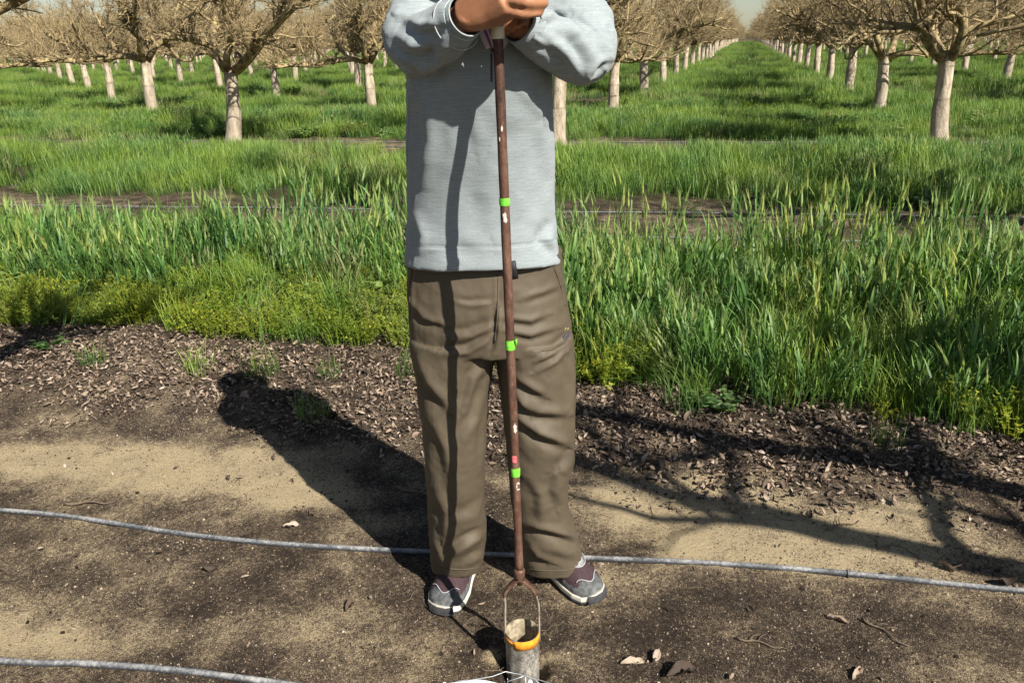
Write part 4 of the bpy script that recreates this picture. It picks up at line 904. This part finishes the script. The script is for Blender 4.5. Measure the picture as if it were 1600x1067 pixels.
# --- shoes
def shoe(toe, heel, mirror):
    toe, heel = np.array(toe), np.array(heel); L = np.linalg.norm(toe - heel); ax = (toe - heel) / L; sd_ = np.array([ax[1], -ax[0]]) * (1 if mirror else -1)
    root_n = 56; k = 72
    prof = lambda u, P: np.interp(u, [q[0] for q in P], [q[1] for q in P])
    HW = [(0, .012), (.03, .026), (.12, .034), (.30, .036), (.45, .041), (.66, .051), (.80, .0505), (.91, .041), (.97, .026), (1, .009)]
    HT = [(0, .060), (.04, .085), (.15, .100), (.34, .108), (.48, .104), (.60, .094), (.72, .078), (.84, .059), (.93, .045), (1, .022)]
    OFF = [(0, 0), (.5, .0), (.8, .006), (1, .012)]
    uu = np.concatenate([np.linspace(0, .1, 10)[:-1], np.linspace(.1, .9, 70)[:-1], np.linspace(.9, 1, 18)]); V = []
    def ring_(u, z0, hw, top, pw):
        R = []
        for a in np.linspace(0, 2 * math.pi, k, endpoint=False):
            c, s = math.cos(a), math.sin(a); y = hw * np.sign(c) * abs(c) ** (2 / pw) + prof(u, OFF); z = (z0 + (top - z0) * abs(s) ** (2 / 1.9)) if s > 0 else z0 - .006 * abs(s)
            if s > 0: y = prof(u, OFF) + (y - prof(u, OFF)) * (1 - .30 * max(0, (z - .035) / .07))
            R.append((u, y, z))
        return R
    for u in uu: V += ring_(u, .022, prof(u, HW), prof(u, HT), 2.4)
    V = np.array(V)
    def tow(Q): Q = np.array(Q, float); xy = heel + np.outer(Q[:, 0] * L, ax) + np.outer(Q[:, 1], sd_); return np.stack([xy[:, 0], xy[:, 1], Q[:, 2] + h0], -1)
    h0 = h1(*((toe + heel) / 2)) - .001
    n = len(uu); Fs = tube_faces(n, k, True); mi = []
    for f in Fs:
        q = V[list(f)].mean(0); u, y, z = q; yo = y - prof(u, OFF); ed = prof(u, HW); r_ = abs(yo) / ed
        wav = .865 + .03 * math.cos(yo / ed * 5)
        m = 1
        if u > wav - .16 * max(0, 1 - (z - .022) / .020) : m = 0
        if z < .040 and u > .25: m = 0
        if math.hypot((u - .60) / .145, yo / .030) < 1 and z > .05: m = 2
        if u < .30: m = 0 if u < .16 else 1
        mi.append(m)
    me = mesh('shoe', tow(V), Fs, True, mi); o = wear('shoe', me, [M['suede'], M['maroon'], M['tongue']])
    # midsole and outsole
    for nm, z0, z1, ex, mt in (('midsole', .008, .0225, .0032, 'midsole'), ('outsole', .0, .0085, .003, 'outsole')):
        R = []
        for zz, e in ((z0, ex - .001), (z0 + .003, ex), (z1 - .003, ex), (z1, ex - .0015)):
            pts = [(u, prof(u, OFF) + (prof(u, HW) + e)) for u in uu] + [(u, prof(u, OFF) - (prof(u, HW) + e)) for u in uu[::-1]]
            R += [(u * (1 + 2 * e) - e, y, zz + (.012 * max(0, (u - .86) / .14) ** 2 if nm == 'midsole' or True else 0)) for u, y in pts]
        m_ = len(uu) * 2; wear(nm, mesh(nm, tow(R), tube_faces(4, m_, True), False), M[mt], o)
    # dark toe bumper wraps up over the toe
    R = []
    for zz, e in ((.012, .0062), (.027, .0058), (.033, .003)):
        pts = [(u, prof(u, OFF) + prof(u, HW) + e) for u in uu if u > .955] + [(u, prof(u, OFF) - prof(u, HW) - e) for u in uu[::-1] if u > .955]; R += [(u + e / L * 1.2, y, zz) for u, y in pts]
    m_ = len(R) // 3; wear('toe_bumper', mesh('toe_bumper', tow(R), [(i * m_ + j, i * m_ + j + 1, (i + 1) * m_ + j + 1, (i + 1) * m_ + j) for i in range(2) for j in range(m_ - 1)]), M['outsole'], o)
    def top_z(u, y):
        ed = prof(u, HW); c = min(.98, abs(y) / ed); s = (1 - c ** 2.4) ** (1 / 2.4); return .022 + (prof(u, HT) - .022) * s ** (2 / 1.9)
    def surf(pts, lift=.0015): return tow([(u, y + prof(u, OFF), top_z(u, y) + lift) for u, y in pts])
    P = [(.60 + .148 * math.cos(t), .031 * math.sin(t)) for t in np.linspace(-2.2, 2.2, 30)]; V2, F2 = tube(surf(P), .0015, 5); wear('eyestay_piping', mesh('eyestay_piping', V2, F2), M['trim'], o)
    P = [(.635 + .075 * math.cos(t), .018 * math.sin(t)) for t in np.linspace(-2.4, 2.4, 24)]; V2, F2 = tube(surf(P, .002), .0014, 5); wear('tongue_piping', mesh('tongue_piping', V2, F2), M['trim'], o)
    lb = Bag(); g = np.random.default_rng(5 + mirror)
    for q in range(5):
        u = .50 + q * .038; V2, F2 = tube(spline(surf([(u, -.021), (u + .012, -.008), (u + .018, .006), (u + .004, .021)], .0045 + g.uniform(0, .002)), 10), .0019, 5); lb.add(V2, F2)
        V2, F2 = tube(spline(surf([(u, .021), (u + .014, .006), (u + .014, -.009), (u + .03, -.020)], .004), 10), .0019, 5); lb.add(V2, F2)
    for q in range(2):
        t = np.linspace(0, 6.28, 14); s_ = 1 if q else -1; V2, F2 = tube(surf([(.60 + .03 * math.sin(a) , s_ * (.010 + .010 * math.cos(a))) for a in t], .008), .0016, 5); lb.add(V2, F2)
    wear('laces', lb.mesh('laces'), M['black'] if not mirror else M['suede'], o)
    for s_ in (-1, 1):                                     # pale letter-like mark on each flank, piping along the toe
        a = [(.40, .034), (.43, .056), (.47, .036), (.50, .058)]
        Pn = tow([(u, s_ * (prof(u, HW) * (1.01 - .30 * max(0, (z - .035) / .07)) ** 1 * (1 - ((z - .022) / (prof(u, HT) - .022)) ** 2.4 * .55) + .0015) + prof(u, OFF), z) for u, z in a]); V2, F2 = tube(Pn, .0024, 5); wear('side_mark', mesh('side_mark', V2, F2), M['trim'], o)
    P = [(.862 + .03 * math.cos(y / .052 * 5) - .03 * (abs(y) / .045) ** 2, y) for y in np.linspace(-.038, .038, 24)]; V2, F2 = tube(surf(P), .0013, 5); wear('toe_piping', mesh('toe_piping', V2, F2), M['trim'], o)
    return o
shoe((-.210, 1.602), (-.120, 1.868), 0); shoe((.222, 1.634), (.046, 1.842), 1)
tag(person, 'person in a light grey sweater and khaki trousers gripping a soil auger with both hands', 'person')

# ------------------------------------------------------------------ the bucket auger
AB = np.array([.010, 1.41, 0.0]); aug = empty('soil_auger', tuple(AB))
RT = atY(777, 34, 1.432); RC = np.array([.006, 1.405, .285])
def apart(name, V, Fs, mat, parent=aug, smooth=True, loc=None):
    return link(name, mesh(name, np.asarray(V) - AB, Fs, smooth), mat, parent)
rp = lambda t: RC + (RT - RC) * t
V, Fs = tube([rp(t) for t in np.linspace(0, 1, 60)], .0090 + .0002 * np.sin(np.arange(60)), 20); rod = apart('rod', V, Fs, M['rust'])
zt = lambda z: (z - RC[2]) / (RT[2] - RC[2])
def ypix_t(py):                                       # where along the rod a photographed mark sits
    ts = np.linspace(0, 1, 400); P = np.array([rp(t) for t in ts]); return ts[np.argmin(np.abs(proj(P)[1] - py))]
def band(p0, p1, mat, name, r=.0096, seed=0, parent=aug):
    t0, t1 = ypix_t(p1), ypix_t(p0); g = np.random.default_rng(seed); P = [rp(t) for t in np.linspace(t0, t1, 6)]; V, Fs = tube(P, [r - .0003] + [r + g.uniform(0, .0004) for _ in range(4)] + [r - .0003], 20, False); return apart(name, V, Fs, mat, parent)
band(309, 322, M['green'], 'green_tape', .0099, 1); band(531, 546, M['green'], 'green_tape', .0102, 2); band(729, 742, M['green'], 'green_tape', .0098, 3)
V, Fs = tube([rp(ypix_t(533)) + [.006, -.006, 0], rp(ypix_t(531)) + [.013, -.008, .004], rp(ypix_t(540)) + [.012, -.008, 0]], [.002, .005, .001], 6, rb=.0006, up=(1, 0, 0)); apart('tape_end', V, Fs, M['green'])
def fleck(py0, py1, mat, name, a0, a1, seed=0, ring_only=False):
    t0, t1 = ypix_t(py1), ypix_t(py0); g = np.random.default_rng(seed); n, k = 9, 9; V = []
    for i in range(n):
        for j in range(k):
            u, v = i / (n - 1), j / (k - 1); e = 1 if 0 < i < n - 1 else .55
            a = math.radians((a0 + a1) / 2 + (a1 - a0) / 2 * (v * 2 - 1) * e * (1 + g.normal(0, .12) * (j in (0, k - 1)))); c = rp(t0 + (t1 - t0) * u); V.append(c + np.array([math.sin(a), -math.cos(a), 0]) * .00945)
    Fs = [(i * k + j, i * k + j + 1, (i + 1) * k + j + 1, (i + 1) * k + j) for i in range(n - 1) for j in range(k - 1) if not (ring_only and 1 < i < n - 3 and 1 < j < k - 2) and ('tape' in name or (math.hypot((i - 3.5) / 4.3, (j - 3.5) / 4.3) < g.uniform(.62, 1.05)))]; o = apart(name, V, Fs, mat); o.modifiers.new('thick', 'SOLIDIFY').thickness = .0004
fleck(709, 720, M['pink'], 'pink_tape', -45, 25, 1); fleck(330, 349, M['paint'], 'paint_mark', -30, 20, 2); fleck(657, 676, M['paint'], 'paint_mark', -5, 40, 3); fleck(750, 765, M['paint'], 'paint_mark', 0, 60, 4, True)
fleck(196, 206, M['paint'], 'paint_mark', -10, 15, 5); fleck(213, 220, M['paint'], 'paint_mark', -35, -20, 6)
# top sleeve: black coupling with cream tape, crossbar handle under the hands
a, b = ypix_t(62), ypix_t(36); V, Fs = tube([rp(t) for t in np.linspace(a, b + .015, 8)], .0108, 20); apart('top_sleeve', V, Fs, M['black'])
band(43, 61, M['cream'], 'cream_tape', .0114, 5)
hc = atY(787, -10, 1.412); hx = np.array([1, .12, 0.]) / np.linalg.norm([1, .12, 0.])
V, Fs = tube([rp(1), rp(1) + (hc - rp(1)) * .9], .0125, 16); apart('handle_socket', V, Fs, M['black'])
V, Fs = tube([hc - hx * .048, hc - hx * .045, hc + hx * .045, hc + hx * .048], [.010, .0125, .0125, .010], 18); apart('crossbar_handle', V, Fs, M['black'])
# collar, arched yoke and prongs
V, Fs = tube([RC + [0, 0, .006], RC + [0, 0, .0], RC - [0, 0, .006], RC - [0, 0, .032]], [.0100, .0125, .0122, .0115], 20); apart('collar', V, Fs, M['rust'])
RIM = atY(816, 984, 1.41); RR = .0385
yk = []
for s in (-1, 1):
    P = spline([RC - [0, 0, .026], RC + [s * .020, 0, -.038], RC + [s * .034, 0, -.060], np.array([RIM[0] + s * (RR - .001), 1.41, RC[2] - .095]), np.array([RIM[0] + s * RR, 1.41, RIM[2] + .05]), np.array([RIM[0] + s * (RR + .001), 1.41, RIM[2] - .03])], 28)
    w_ = np.interp(np.linspace(0, 1, 28), [0, .12, .35, .5, 1], [.010, .010, .0085, .0065, .0065]); V, Fs = tube(P, .0026, 8, rb=w_, up=(1, 0, 0)); apart('prong', V[:], Fs, M['bar'])
    P2 = spline([RC - [0, 0, .018], RC + [s * .012, 0, -.030], RC + [s * .026, 0, -.046], RC + [s * .036, 0, -.066]], 12); V, Fs = tube(P2, .0045, 8, rb=np.linspace(.0125, .0085, 12), up=(1, 0, 0)); apart('yoke', V, Fs, M['rust'])
# steel bucket, open above, a little soil inside, teeth under ground
k = 48; ang2 = np.linspace(0, 2 * math.pi, k, endpoint=False); V = []; g = np.random.default_rng(8)
for r_, z in ((RR, -.055), (RR, -.02), (RR, .02), (RR + .0006, .05), (RR, RIM[2] - .004), (RR - .0004, RIM[2])):
    V += [(RIM[0] + r_ * math.cos(a), 1.41 + r_ * math.sin(a), z) for a in ang2]
apart('bucket', V, tube_faces(6, k, False), M['steel'])
V = []
for r_, z in ((RR - .0004, RIM[2]), (RR - .0022, RIM[2] - .001), (RR - .0025, -.03)): V += [(RIM[0] + r_ * math.cos(a), 1.41 + r_ * math.sin(a), z) for a in ang2]
apart('bucket_lining', V, tube_faces(3, k, False), M['bucket_in'])
V, Fs = tube([(RIM[0], 1.41, -.02), (RIM[0], 1.41, .035), (RIM[0], 1.41, .046)], [RR - .003, RR - .003, .02], 24); apart('soil_core', V, Fs, M['clod'])
V = []; n_ = 30
for zz in (0, 1):
    for i in range(n_):
        a = math.radians(-172 + 175 * i / (n_ - 1)); e = .0006 * math.sin(i * .5); top = RIM[2] - .0005 + (.0005 if i > 8 else -.006) ; V.append((RIM[0] + (RR + .0010) * math.cos(a), 1.41 + (RR + .0010) * math.sin(a), (top if zz else RIM[2] - (.025 if i > 8 else .016)) + e))
o = apart('orange_tape', V, [(j, j + 1, n_ + j + 1, n_ + j) for j in range(n_ - 1)], M['orange']); o.modifiers.new('thick', 'SOLIDIFY').thickness = .0003
for s in (-1, 1):
    a = math.radians(-90 + s * 40); V, Fs = tube([(RIM[0] + RR * math.cos(a), 1.41 + RR * math.sin(a), -.045), (RIM[0] + .02 * math.cos(a), 1.41 + .02 * math.sin(a), -.085)], [.012, .002], 6, rb=.002); apart('cutting_tooth', V, Fs, M['rust'])
tag(aug, 'rusty soil auger with green tape bands and steel bucket end standing in the soil', 'soil auger')

# ------------------------------------------------------------------ white pail with wire bail, and the small wire piece beside it
pl = gnd(738, 1060, .24); R_ = .118; pc = np.array([pl[0], pl[1] - R_, 0]); pz = h1(pc[0], pc[1]); pail = empty('white_pail', (pc[0], pc[1], pz))
V = []
for r_, z in ((R_ * .82, .0), (R_ * .84, .005), (R_ * .96, .19), (R_ * 1.0, .195), (R_ * 1.0, .22), (R_ * 1.02, .225), (R_ * 1.02, .24), (R_ * .99, .242), (R_ * .97, .235), (R_ * .80, .012)):
    V += [(r_ * math.cos(a), r_ * math.sin(a), z) for a in ang2]
link('pail_wall', mesh('pail_wall', V, tube_faces(10, k, True)), M['white_plastic'], pail)
V = [(R_ * .93 * r * math.cos(a), R_ * .93 * r * math.sin(a), .16 + .02 * math.exp(-r * r * 3)) for r in (0.001, .3, .6, .85, 1) for a in ang2]; link('soil_sample', mesh('soil_sample', V, tube_faces(5, k, True)), M['clod'], pail)
b0 = np.array([pc[0], pc[1], pz])
bp = [gnd(694, 1068, .235), gnd(740, 1061, .245), gnd(770, 1056, .25), gnd(790, 1048.5, .25), gnd(812, 1053, .245), gnd(835, 1060, .24), gnd(848, 1072, .235)]
V, Fs = tube(np.array(bp) - b0, .0008, 8); link('wire_bail', mesh('wire_bail', V, Fs), M['wire'], pail)
for s in (0, -1):
    bm = bmesh.new(); bmesh.ops.create_uvsphere(bm, u_segments=12, v_segments=8, radius=.004); me = bpy.data.meshes.new('bail_ear'); bm.to_mesh(me); bm.free(); me.shade_smooth(); link('bail_ear', me, M['white_plastic'], pail, tuple(np.array(bp[s]) - b0))
tag(pail, 'white plastic pail whose rim just shows at the bottom edge of the frame', 'bucket')
q0 = gnd(822, 1066, .10); wf = empty('wire_basket', (q0[0], q0[1] - .05, h1(q0[0], q0[1] - .05))); o0 = np.array(wf.location)
ap = gnd(821, 1055, .12); c1, c2, c3, c4 = gnd(793, 1064, .12), gnd(860, 1067, .12), gnd(795, 1100, .12), gnd(872, 1105, .12)
for pts in ([c1 + [0, 0, .008], c1, ap, c2, c4, c3, c1],):
    V, Fs = tube(np.array(pts) - o0, .0009, 8); link('top_wire', mesh('top_wire', V, Fs), M['wire'], wf)
for p in (c1, ap, c2, c3, c4):
    V, Fs = tube(np.array([p, [p[0], p[1], o0[2]]]) - o0, .0012, 8); link('leg_wire', mesh('leg_wire', V, Fs), M['wire'], wf)
kb = gnd(828, 1065, .125); bm = bmesh.new(); bmesh.ops.create_uvsphere(bm, u_segments=16, v_segments=10, radius=.0055); me = bpy.data.meshes.new('knob'); bm.to_mesh(me); bm.free(); me.shade_smooth(); link('knob', me, M['white_plastic'], wf, tuple(kb - o0))
V, Fs = tube(np.array([kb, ap]) - o0, .0012, 8); link('knob_wire', mesh('knob_wire', V, Fs), M['wire'], wf)
tag(wf, 'bent wire frame with a small white knob beside the auger bucket', 'wire frame')
